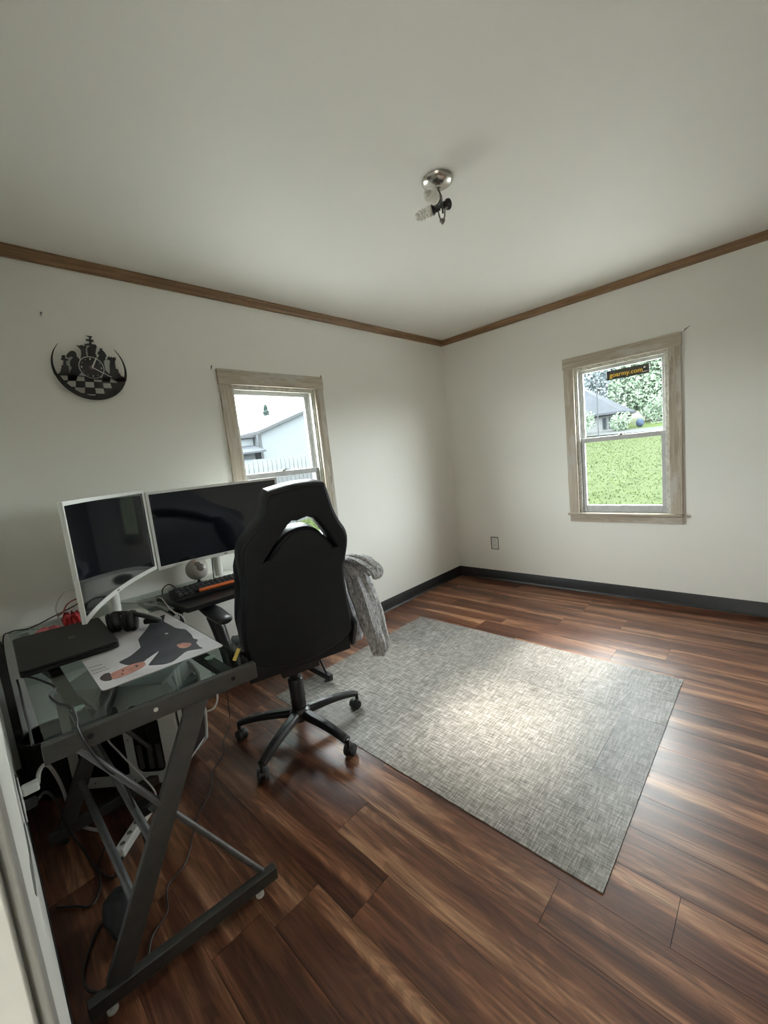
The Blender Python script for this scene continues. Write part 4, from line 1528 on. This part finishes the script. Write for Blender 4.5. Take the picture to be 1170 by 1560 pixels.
# recliner hinge covers and arms
for sg_ in (-1, 1):
    bm = B()
    bar(bm, (-0.205, sg_ * 0.258, 0.590), (-0.150, sg_ * 0.258, 0.455), 0.026, 0.050, (1, 0, 0.4))
    obj('hinge_cover', bm, MT['black_plastic'], ch, bevel=0.008)
    yo = 1.0 if sg_ > 0 else 0.94
    bm = B()
    tube(bm, [(0.03, sg_ * 0.12, 0.418), (0.02, sg_ * 0.24, 0.425), (-0.010, sg_ * 0.280 * yo, 0.475), (0.005, sg_ * 0.292 * yo, 0.560), (0.055, sg_ * 0.302 * yo, 0.640), (0.090, sg_ * 0.308 * yo, 0.690)], [0.016, 0.017, 0.022, 0.024, 0.026, 0.030], 12, 6, (1.0, 1.25))
    ar_ = obj('arm_post', bm, MT['black_plastic'], ch)
    bm = B()
    tube(bm, [(-0.075, sg_ * 0.283 * yo, 0.700), (-0.05, sg_ * 0.287 * yo, 0.706), (0.08, sg_ * 0.308 * yo, 0.710), (0.20, sg_ * 0.325 * yo, 0.706), (0.235, sg_ * 0.330 * yo, 0.700)], [0.020, 0.036, 0.042, 0.036, 0.018], 16, 6, (1.0, 0.52))
    obj('arm_pad', bm, MT['pad'], ar_)

# ------------------------------------------------------------------ jacket over the right arm


def jloc(lat, fwd, z):
    f_ = Vector((math.cos(AZ), math.sin(AZ), 0))
    l_ = Vector((f_.y, -f_.x, 0))
    return CH + l_ * lat + f_ * fwd + Vector((0, 0, z))


jk = thing('knit_jacket', jloc(0.36, -0.12, 0.36), 'grey knitted jacket hanging over the right arm of the chair', 'jacket')


def cloth_tube(name, pts, rad, ell, seed, amp=0.15, parent=jk, n=26):
    bm = B()
    P = [jloc(*p_) for p_ in pts]
    tube(bm, P, rad, n, 8, ell)
    r2 = np.random.default_rng(seed)
    ph = r2.uniform(0, 6.28, 4)
    bm.verts.ensure_lookup_table()
    nr = len(bm.verts) // n
    for i in range(nr):
        ring = [bm.verts[i * n + k] for k in range(n)]
        c = sum((v.co for v in ring), Vector()) / n
        for k, v in enumerate(ring):
            a = 2 * math.pi * k / n
            f_ = 1 + amp * math.sin(5 * a + ph[0] + 0.12 * i) + amp * 0.6 * math.sin(9 * a + ph[1] - 0.08 * i) + 0.04 * math.sin(0.6 * i + ph[2] + 2 * a)
            v.co = c + (v.co - c) * f_
    return obj(name, bm, MT['knit'], parent)


cloth_tube('sleeve', [(0.318, 0.02, 0.792), (0.335, -0.040, 0.822), (0.352, -0.095, 0.770), (0.365, -0.135, 0.66), (0.378, -0.165, 0.52), (0.392, -0.185, 0.41), (0.388, -0.180, 0.365)],
           [0.034, 0.050, 0.060, 0.066, 0.064, 0.056, 0.040], (1.0, 0.72), 1)
cloth_tube('collar_fold', [(0.325, 0.02, 0.83), (0.345, -0.08, 0.850), (0.380, -0.150, 0.832), (0.412, -0.200, 0.785), (0.408, -0.195, 0.752)],
           [0.024, 0.038, 0.052, 0.052, 0.022], (1.0, 0.50), 2)
cloth_tube('body_fold', [(0.318, 0.06, 0.755), (0.325, 0.02, 0.70), (0.330, -0.03, 0.58), (0.333, -0.055, 0.47), (0.333, -0.055, 0.415)],
           [0.030, 0.045, 0.050, 0.048, 0.036], (1.0, 0.6), 3, 0.12)

# ================================================================== CLOCK on the left wall
CY, CZ = -3.063, 1.923
clk = thing('wall_clock', (0.01, CY, CZ - 0.15), 'black wall clock cut as chess pieces over a chequered board', 'clock')
CF = Matrix(((0, 0, 1, 0.018), (1, 0, 0, CY), (0, 1, 0, CZ), (0, 0, 0, 1)))
PIECES = {
    'pawn': [(-0.138, -0.040), (-0.126, -0.026), (-0.117, -0.002), (-0.118, 0.003), (-0.111, 0.006), (-0.105, 0.028), (-0.115, 0.032), (-0.114, 0.036), (-0.109, 0.04), (-0.111, 0.046), (-0.107, 0.052), (-0.098, 0.054), (-0.094, 0.049), (-0.097, 0.04), (-0.085, 0.035), (-0.086, 0.03), (-0.095, 0.027), (-0.097, 0.008), (-0.089, 0.003), (-0.091, -0.002), (-0.092, -0.03), (-0.095, -0.042)],
    'knight': [(-0.099, -0.062), (-0.093, -0.032), (-0.077, -0.003), (-0.082, 0.009), (-0.08, 0.026), (-0.065, 0.048), (-0.074, 0.049), (-0.086, 0.042), (-0.091, 0.048), (-0.087, 0.059), (-0.072, 0.075), (-0.06, 0.078), (-0.051, 0.073), (-0.048, 0.063), (-0.05, 0.054), (-0.04, 0.04), (-0.036, 0.02), (-0.040, -0.022), (-0.060, -0.04), (-0.070, -0.065)],
    'queen': [(-0.036, 0.040), (-0.029, 0.065), (-0.027, 0.086), (-0.034, 0.098), (-0.042, 0.106), (-0.029, 0.105), (-0.021, 0.11), (-0.014, 0.106), (0.001, 0.11), (-0.006, 0.093), (-0.01, 0.071), (-0.006, 0.050)],
    'king': [(-0.006, 0.050), (0.0, 0.072), (0.0, 0.093), (0.007, 0.103), (0.016, 0.11), (-0.008, 0.111), (-0.009, 0.116), (0.012, 0.12), (0.015, 0.131), (0.001, 0.132), (0.002, 0.141), (0.015, 0.141), (0.017, 0.15), (0.004, 0.157), (0.033, 0.157), (0.025, 0.148), (0.024, 0.141), (0.034, 0.14), (0.032, 0.13), (0.023, 0.13), (0.023, 0.119), (0.04, 0.118), (0.043, 0.109), (0.037, 0.093), (0.031, 0.075), (0.036, 0.045)],
    'bishop': [(0.034, 0.050), (0.047, 0.068), (0.04, 0.076), (0.048, 0.088), (0.055, 0.095), (0.05, 0.1), (0.066, 0.103), (0.063, 0.096), (0.074, 0.082), (0.078, 0.067), (0.07, 0.057), (0.07, 0.049), (0.061, 0.039), (0.062, -0.005), (0.081, -0.030), (0.072, -0.060), (0.040, -0.055), (0.045, -0.03)],
    'rook': [(0.071, -0.034), (0.08, -0.012), (0.084, 0.023), (0.09, 0.046), (0.077, 0.051), (0.082, 0.059), (0.085, 0.065), (0.091, 0.066), (0.092, 0.059), (0.099, 0.067), (0.102, 0.06), (0.109, 0.066), (0.112, 0.061), (0.117, 0.067), (0.117, 0.053), (0.111, 0.044), (0.109, 0.008), (0.119, 0.004), (0.119, -0.01), (0.128, -0.029), (0.143, -0.033), (0.138, -0.056), (0.104, -0.060)]}
for nm, lp in PIECES.items():
    plate(nm, [lp], 0.0022, 0.0004, CF, MT['clock'], clk, 1, False, False)
board = [(0.1545 * math.cos(R(a)), 0.1545 * math.sin(R(a))) for a in range(194, 342, 6)] + [(0.142, -0.036), (0.104, -0.040), (0.07, -0.036), (0.04, -0.045), (-0.035, -0.040), (-0.07, -0.036), (-0.095, -0.036), (-0.136, -0.036)]
holes = [[(-0.131, -0.043), (-0.101, -0.041), (-0.103, -0.063), (-0.119, -0.065)], [(-0.067, -0.040), (-0.034, -0.044), (-0.035, -0.0645), (-0.070, -0.0645)],
         [(0.003, -0.053), (0.038, -0.053), (0.037, -0.0645), (0.003, -0.0645)], [(0.0725, -0.043), (0.101, -0.043), (0.106, -0.0645), (0.073, -0.0645)],
         [(-0.110, -0.077), (-0.100, -0.0665), (-0.0725, -0.0665), (-0.0765, -0.0935), (-0.094, -0.0935)], [(-0.034, -0.0665), (0.0015, -0.0665), (0.0, -0.0935), (-0.038, -0.0935)],
         [(0.0395, -0.0665), (0.072, -0.0665), (0.077, -0.0935), (0.0395, -0.0935)], [(-0.080, -0.0955), (-0.0400, -0.0955), (-0.044, -0.122), (-0.059, -0.122), (-0.081, -0.106)],
         [(0.002, -0.0955), (0.038, -0.0955), (0.040, -0.122), (0.002, -0.122)], [(-0.042, -0.125), (-0.001, -0.126), (-0.002, -0.133), (-0.028, -0.132)]]
plate('chequered_board', [board] + holes, 0.0022, 0.0004, CF, MT['clock'], clk, 1, False, False)
for a0, a1 in ((137, 196), (-20, 41)):
    out_, in_ = [], []
    for k in range(17):
        a = R(a0 + (a1 - a0) * k / 16)
        s_ = k / 16 if a0 > 100 else 1 - k / 16
        out_.append((0.156 * math.cos(a), 0.156 * math.sin(a)))
        in_.append(((0.1545 - 0.011 * s_) * math.cos(a), (0.1545 - 0.011 * s_) * math.sin(a)))
    plate('crescent_rim', [out_ + in_[::-1]], 0.0022, 0.0003, CF, MT['clock'], clk, 1, False, False)
dc = Vector((0.0195, CY + 0.003, CZ + 0.003))
bm = B()
lathe(bm, [(0, 0), (0.0525, 0), (0.0525, 0.004), (0, 0.0042)], dc, (1, 0, 0), 48)
dial = obj('dial', bm, MT['dial'], clk)
bm = B()
lathe(bm, [(0.0500, 0.0040), (0.0535, 0.0040), (0.0535, 0.0062), (0.0510, 0.0066), (0.0500, 0.0040)], dc, (1, 0, 0), 48)
obj('dial_rim', bm, MT['silver'], dial)
for k in range(12):
    a = R(30 * k)
    bm = B()
    c = dc + Vector((0.0043, 0.0415 * math.sin(a), 0.0415 * math.cos(a)))
    s_ = 0.0042 if k % 3 == 0 else 0.0020
    box(bm, c - Vector((0.0003, s_ * 0.6, s_)), c + Vector((0.0005, s_ * 0.6, s_)))
    obj('hour_mark', bm, MT['white_print'], dial, smooth=False)
bm = B()
lathe(bm, [(0, 0.004), (0.011, 0.0042), (0.008, 0.007), (0, 0.0075)], dc, (1, 0, 0), 20)
obj('hub', bm, plain('copper_hub', (0.16, 0.10, 0.09), 0.35, 0.5), clk)
for nm, e, wd, x_ in (('hour_hand', (0.030, 0.051), 0.0062, 0.0072), ('minute_hand', (0.082, -0.040), 0.0042, 0.0084)):
    bm = B()
    a = dc + Vector((x_, 0.002, 0.0))
    b = Vector((a.x, CY + e[0], CZ + e[1]))
    bar(bm, a, b, wd, 0.0010, (1, 0, 0))
    obj(nm, bm, MT['silver'], clk, smooth=False)

# ================================================================== CEILING FIXTURE
FX, FY = 1.455, -2.047
fx = thing('ceiling_light', (FX, FY, H - 0.16), 'ceiling light with nickel canopy, black sockets and bare spiral bulbs', 'ceiling light')
bm = B()
lathe(bm, [(0.064, 0), (0.066, -0.004), (0.062, -0.012), (0.048, -0.020), (0.030, -0.025), (0.014, -0.027), (0.012, -0.034), (0.006, -0.036), (0, -0.036)][::-1] + [(0, 0)], (FX, FY, H), n=40)
obj('canopy', bm, MT['chrome'], fx)
bm = B()
tube(bm, ((FX, FY, H - 0.034), (FX + 0.004, FY + 0.012, H - 0.062), (FX + 0.004, FY + 0.016, H - 0.125)), 0.0042, 8)
obj('stem', bm, MT['dark_nickel'], fx)
lc = Vector((FX + 0.002, FY + 0.010, H - 0.098))
# directions in the picture: left of the lamp is -(camera right)
cr = Vector((0.714, 0.700, 0.0))
cb = Vector((-0.70, 0.71, 0))
for nm, d, ln, bulb in (('socket', (-cr * 0.55 - cb * 0.70 + Vector((0, 0, 0.10))), 0.036, 'ball'), ('socket', (-cr * 0.95 + cb * 0.25 - Vector((0, 0, 0.18))), 0.034, 'spiral'), ('socket', (cr * 0.75 + cb * 0.35 + Vector((0, 0, 0.30))), 0.034, None)):
    d = d.normalized()
    bm = B()
    lathe(bm, [(0, 0.0), (0.013, 0.0), (0.014, 0.006), (0.015, ln * 0.6), (0.020, ln * 0.75), (0.021, ln), (0.016, ln), (0.013, ln * 0.6), (0, ln * 0.6)], lc + d * 0.006, d, 20)
    so = obj(nm, bm, MT['black_plastic'], fx)
    if bulb:
        s0 = lc + d * (ln + 0.004)
        bm = B()
        lathe(bm, [(0, 0), (0.014, 0), (0.021, 0.008), (0.021, 0.018), (0.016, 0.022), (0, 0.022)], s0, d, 20)
        sx = d.cross(Vector((0, 0, 1))).normalized()
        sy = d.cross(sx)
        turns, rr_, ll_ = (4.5, 0.023, 0.046) if bulb == 'ball' else (3.5, 0.017, 0.048)
        for off in (0, math.pi):
            pts = []
            for k in range(60):
                t_ = k / 59
                r_ = rr_ * (0.75 + 0.25 * math.sin(math.pi * min(1, t_ * 1.1))) * (1 if t_ < 0.9 else (1 - (t_ - 0.9) * 6))
                a = off + turns * math.pi * t_
                pts.append(s0 + d * (0.022 + ll_ * t_) + sx * r_ * math.cos(a) + sy * r_ * math.sin(a))
            tube(bm, pts, 0.0046, 8)
        obj('bulb', bm, MT['cfl'], so)
bm = B()
for sg_ in (-1, 1):
    q = lc + cr * 0.015 * sg_
    tube(bm, (q + Vector((0, 0, -0.010)), q + Vector((0, 0, -0.040)) - cr * 0.004 * sg_, lc + cr * 0.006 * sg_ + Vector((0, 0, -0.054))), 0.0030, 8)
obj('bracket', bm, MT['dark_nickel'], fx)
bm = B()
lathe(bm, [(0, 0), (0.004, 0.001), (0.006, 0.006), (0.011, 0.010), (0.012, 0.018), (0, 0.019)], lc + Vector((0, 0, -0.071)), n=16)
obj('finial', bm, MT['dark_nickel'], fx)

# ================================================================== OUTDOORS


def gz(x, y):
    return -0.5 + 0.068 * max(y, 0) + 0.03 * max(-x, 0)


me = bpy.data.meshes.new('lawn')
xs = np.linspace(-60, 26, 60)
ys = np.linspace(-30, 80, 70)
vv = [(x, y, gz(x, y) - (0.15 if (-0.6 < x < 4.2 and y < 0.6 and y > -6) else 0)) for y in ys for x in xs]
ff = [(j * 60 + i, j * 60 + i + 1, (j + 1) * 60 + i + 1, (j + 1) * 60 + i) for j in range(69) for i in range(59)]
me.from_pydata(vv, [], ff)
lawn = finish('ground_lawn', me, MT['lawn'], None, recenter=False)
lawn['kind'] = 'structure'
lawn['label'] = 'sloping green lawn outside the windows'
# grass blades
nb = 40000
px_ = np.concatenate([rng.uniform(-9, 4, nb * 3 // 4), rng.uniform(-7, -1, nb // 4)])
py_ = np.concatenate([1.0 + 22 * rng.uniform(0, 1, nb * 3 // 4) ** 1.5, rng.uniform(-2, 6, nb // 4)])
V, F_ = [], []
for i in range(len(px_)):
    x, y = px_[i], py_[i]
    z = gz(x, y)
    h_ = rng.uniform(0.02, 0.045)
    a = rng.uniform(0, 6.28)
    dx, dy = 0.022 * math.cos(a), 0.022 * math.sin(a)
    lx, ly = rng.uniform(-0.05, 0.05, 2)
    k = len(V)
    V += [(x - dx, y - dy, z - 0.01), (x + dx, y + dy, z - 0.01), (x + lx, y + ly, z + h_)]
    F_.append((k, k + 1, k + 2))
me = bpy.data.meshes.new('grass')
me.from_pydata(V, [], F_)
gr = finish('grass', me, MT['blade'], None, smooth=False, recenter=False)
tag(gr, 'short green grass covering the lawn outside the windows', 'grass', kind='stuff')


def tree(name, x, y, h, rx, rz, mat, label, cat='tree', n=2600, leaf=0.30, trunk=True, seed=1, group=None, base=0.35):
    r2 = np.random.default_rng(seed)
    z0 = gz(x, y)
    t = thing(name, (x, y, z0), label, cat, group)
    if trunk:
        bm = B()
        tube(bm, ((x, y, z0 - 0.1), (x + 0.1, y, z0 + h * 0.3), (x, y, z0 + h * 0.7)), [rx * 0.07, rx * 0.055, rx * 0.02], 8, 4)
        obj('trunk', bm, MT['bark'], t)
    cz = z0 + h - rz
    cl = [(r2.normal(0, 0.45, 3) * np.array([rx, rx, rz]) * 0.8, r2.uniform(0.35, 0.6)) for _ in range(16)]
    V, F_ = [], []
    for i in range(n):
        c, s = cl[r2.integers(len(cl))]
        d = r2.normal(0, 1, 3)
        d /= np.linalg.norm(d)
        p = np.array([x, y, cz]) + np.clip(c + d * np.array([rx, rx, rz]) * s * r2.uniform(0.75, 1.0), [-rx, -rx, -rz], [rx, rx, rz])
        a = r2.normal(0, 1, 3)
        a /= np.linalg.norm(a)
        b = np.cross(a, r2.normal(0, 1, 3))
        b /= np.linalg.norm(b)
        l_ = leaf * r2.uniform(0.6, 1.3)
        k = len(V)
        V += [tuple(p - a * l_), tuple(p + b * l_ * 0.5), tuple(p + a * l_), tuple(p - b * l_ * 0.5)]
        F_.append((k, k + 1, k + 2, k + 3))
    me = bpy.data.meshes.new('foliage')
    me.from_pydata(V, [], F_)
    finish('foliage', me, mat, t, smooth=False)
    return t


GT = 'trees beyond the lawn'
for i, (x, y, h, rx, rz, m, lb) in enumerate((
        (-12.5, 42, 9.5, 3.8, 4.4, 'leaf2', 'grey-green leafy tree rising behind the house roof, furthest left'),
        (-8.6, 44, 10.0, 3.6, 4.6, 'leaf2', 'hazy grey-green tree just right of the house roof ridge'),
        (-5.6, 37, 8.4, 2.6, 3.9, 'leaf1', 'pale green tree standing right of the house'),
        (-3.0, 36, 9.0, 2.8, 4.4, 'leaf1', 'large pale green tree behind the sticker side of the window'),
        (-0.4, 38, 8.8, 3.0, 4.2, 'leaf1', 'large pale green tree at the right side of the window'),
        (3.2, 40, 9.4, 3.2, 4.4, 'leaf2', 'grey-green tree beyond the right window jamb'))):
    tree('leafy_tree', x, y, h, rx, rz, MT[m], lb, seed=20 + i, group=GT, n=15000, leaf=0.16)
for i, (x, y, h, rx, lb) in enumerate(((-7.0, 25.5, 1.9, 0.75, 'rounded shrub in front of the house wall'), (-5.1, 26.5, 1.5, 0.7, 'low shrub at the right corner of the house'),
                                       (-4.35, 33.0, 2.0, 0.9, 'dark green bush right of the house'), (-1.4, 31.5, 1.8, 1.2, 'wide green bush beneath the large trees'))):
    tree('garden_shrub', x, y, h, rx, h * 0.5, MT['leaf1'], lb, 'shrub', 1500, 0.07, False, 50 + i, 'shrubs beside the house')
# house with hip roof
hs = thing('neighbour_house', (-11, 32, gz(-11, 28)), 'pale house with grey hip roof beyond the lawn', 'house')
bm = B()
box(bm, (-17.2, 28.0, 0.9), (-5.65, 31.0, 2.75))
obj('wall', bm, MT['siding_white'], hs, smooth=False)
bm = B()
e = [(-17.7, 27.5), (-5.2, 27.5), (-5.2, 31.5), (-17.7, 31.5)]
vb = [bm.verts.new((a, b, 2.70)) for a, b in e]
vt = [bm.verts.new((a, b, 2.84)) for a, b in e]
r0, r1 = bm.verts.new((-13.4, 29.5, 5.7)), bm.verts.new((-9.2, 29.5, 5.7))
bm.faces.new(vb[::-1])
for i in range(4):
    j = (i + 1) % 4
    bm.faces.new((vb[i], vb[j], vt[j], vt[i]))
bm.faces.new((vt[0], vt[1], r1, r0))
bm.faces.new((vt[1], vt[2], r1))
bm.faces.new((vt[2], vt[3], r0, r1))
bm.faces.new((vt[3], vt[0], r0))
obj('roof', bm, MT['roof'], hs, smooth=False)
for x_ in (-6.35, -5.95, -8.2, -9.6):
    bm = B()
    box(bm, (x_ - 0.14, 27.95, 1.75), (x_ + 0.14, 28.02, 2.55))
    wn = obj('window', bm, MT['siding2'], hs, smooth=False)
    bm = B()
    box(bm, (x_ - 0.10, 27.93, 1.79), (x_ + 0.10, 27.96, 2.51))
    obj('pane', bm, MT['dark_glass'], wn, smooth=False)
bm = B()
tube(bm, ((-5.6, 24.0, gz(-5.6, 24) - 0.2), (-5.6, 24.0, 4.6)), 0.035, 8)
tag(obj('utility_pole', bm, MT['roof_edge']), 'thin grey pole standing in front of the house', 'pole')
blob('tarp_heap', (-4.55, 29.5, gz(-4.55, 29.5) + 0.30), (0.24, 0.24, 0.30), 0.06, MT['blue'], 'blue tarp-covered heap below the large trees', 'tarp', 8)
bm = B()
prism(bm, [(-11, 24.3), (4, 23.6), (4, 26.8), (-11, 27.4)], 0, 1, lambda u, v, d: (u, v, gz(u, v) + 0.01 + 0.03 * d))
dr = obj('ground_drive', bm, MT['road'], smooth=False)
dr['kind'] = 'structure'
dr['label'] = 'pale gravel drive across the far lawn'

# unseen pale slab added to bounce skylight up to the ceiling
bm = B()
box(bm, (-5.0, 0.16, -0.52), (6.0, 5.2, -0.14))
box(bm, (-5.0, -6.0, -0.52), (-0.16, 0.16, -0.14))
ap = obj('ground_bounce_slab', bm, MT['bounce_slab'], smooth=False)
ap['kind'] = 'structure'
ap['label'] = 'added pale slab outside the house walls that bounces skylight indoors'

# yard on the other side
fn = thing('picket_fence', (-7, 1.5, gz(-7, 0)), 'weathered board fence with pointed pickets across the side yard', 'fence')
bm = B()
for k in range(2):
    z_ = 0.35 + 0.85 * k
    bar(bm, (-7.05, -3.2, z_), (-7.05, 6.5, z_ + 0.35), 0.04, 0.09)
obj('rail', bm, MT['fence'], fn, smooth=False)
k = 0
y_ = -3.1
while y_ < 6.4:
    zt = 1.63 + 0.035 * (y_ - 1.4) + random.uniform(-0.025, 0.025)
    zb = gz(-7, y_) - 0.05
    bm = B()
    wv_ = 0.058
    prism(bm, [(y_ - wv_, zb), (y_ + wv_, zb), (y_ + wv_, zt - 0.05), (y_ + 0.02, zt), (y_ - 0.02, zt), (y_ - wv_, zt - 0.05)], -7.0, -6.98, lambda u, v, d: (d, u, v))
    obj('picket', bm, MT['fence'], fn, smooth=False)
    y_ += 0.132
bd = thing('gabled_outbuilding', (-20, 10, gz(-16, 9)), 'large pale gabled outbuilding behind the board fence', 'building')
bm = B()
prism(bm, [(7.05, -0.2), (17.5, -0.2), (17.5, 3.2), (12.3, 5.05), (7.05, 3.2)], -24, -16, lambda u, v, d: (d, u, v))
obj('wall', bm, MT['siding'], bd, smooth=False)
for s0, s1 in (((7.0, 3.19), (12.3, 5.09)), ((17.8, 3.10), (12.3, 5.09))):
    bm = B()
    prism(bm, [s0, s1, (s1[0], s1[1] + 0.14), (s0[0], s0[1] + 0.14)], -24.3, -15.75, lambda u, v, d: (d, u, v))
    obj('roof', bm, MT['roof_edge'], bd, smooth=False)
bm = B()
box(bm, (-16.02, 7.02, 0), (-15.94, 7.16, 3.15))
obj('corner_board', bm, MT['roof_edge'], bd, smooth=False)
bd2 = thing('low_shed', (-19, 3.5, gz(-17, 3)), 'low pale shed with grey lean-to roof left of the outbuilding', 'building')
bm = B()
prism(bm, [(-2.0, -0.1), (6.95, -0.1), (6.95, 3.05), (-2.0, 2.6)], -22, -16.4, lambda u, v, d: (d, u, v))
obj('wall', bm, MT['siding'], bd2, smooth=False)
bm = B()
prism(bm, [(-2.3, 2.60), (6.98, 3.06), (6.98, 3.17), (-2.3, 2.72)], -22.2, -16.2, lambda u, v, d: (d, u, v))
obj('roof', bm, MT['roof_edge'], bd2, smooth=False)
bm = B()
prism(bm, [(-1.0, 2.15), (6.9, 2.62), (6.9, 2.70), (-1.0, 2.23)], -16.4, -15.2, lambda u, v, d: (d, u, v - (d + 16.4) * 0.28))
obj('lean_to_roof', bm, MT['roof'], bd2, smooth=False)
bm = B()
box(bm, (-15.35, -0.9, -0.1), (-15.30, 6.85, 1.95))
obj('lean_to_wall', bm, MT['siding2'], bd2, smooth=False)
# conifer behind the outbuilding
cn = thing('conifer', (-30, 16.2, gz(-30, 16.2)), 'dark slender conifer rising above the shed roof', 'tree')
zc0 = gz(-30, 16.2)
bm = B()
tube(bm, ((-30, 16.2, zc0 - 0.1), (-30, 16.2, 6.9)), [0.14, 0.02], 8)
obj('trunk', bm, MT['bark'], cn)
V, F_ = [], []
for i in range(9000):
    t_ = rng.uniform(0, 1)
    z = 7.15 - t_ * 6.0
    rr_ = min(0.03 + 1.85 * t_, 1.3) * (0.50 + 0.50 * abs(math.sin(t_ * 44)))
    a = rng.uniform(0, 6.28)
    q = rr_ * rng.uniform(0.25, 1.0)
    x, y = -30 + q * math.cos(a), 16.2 + q * math.sin(a)
    k = len(V)
    ll = rng.uniform(0.09, 0.17)
    V += [(x, y, z + 0.03), (x + ll * math.cos(a + 0.4), y + ll * math.sin(a + 0.4), z - 0.08), (x + ll * math.cos(a - 0.4), y + ll * math.sin(a - 0.4), z - 0.08)]
    F_.append((k, k + 1, k + 2))
me = bpy.data.meshes.new('foliage')
me.from_pydata(V, [], F_)
finish('foliage', me, MT['needle'], cn, smooth=False)
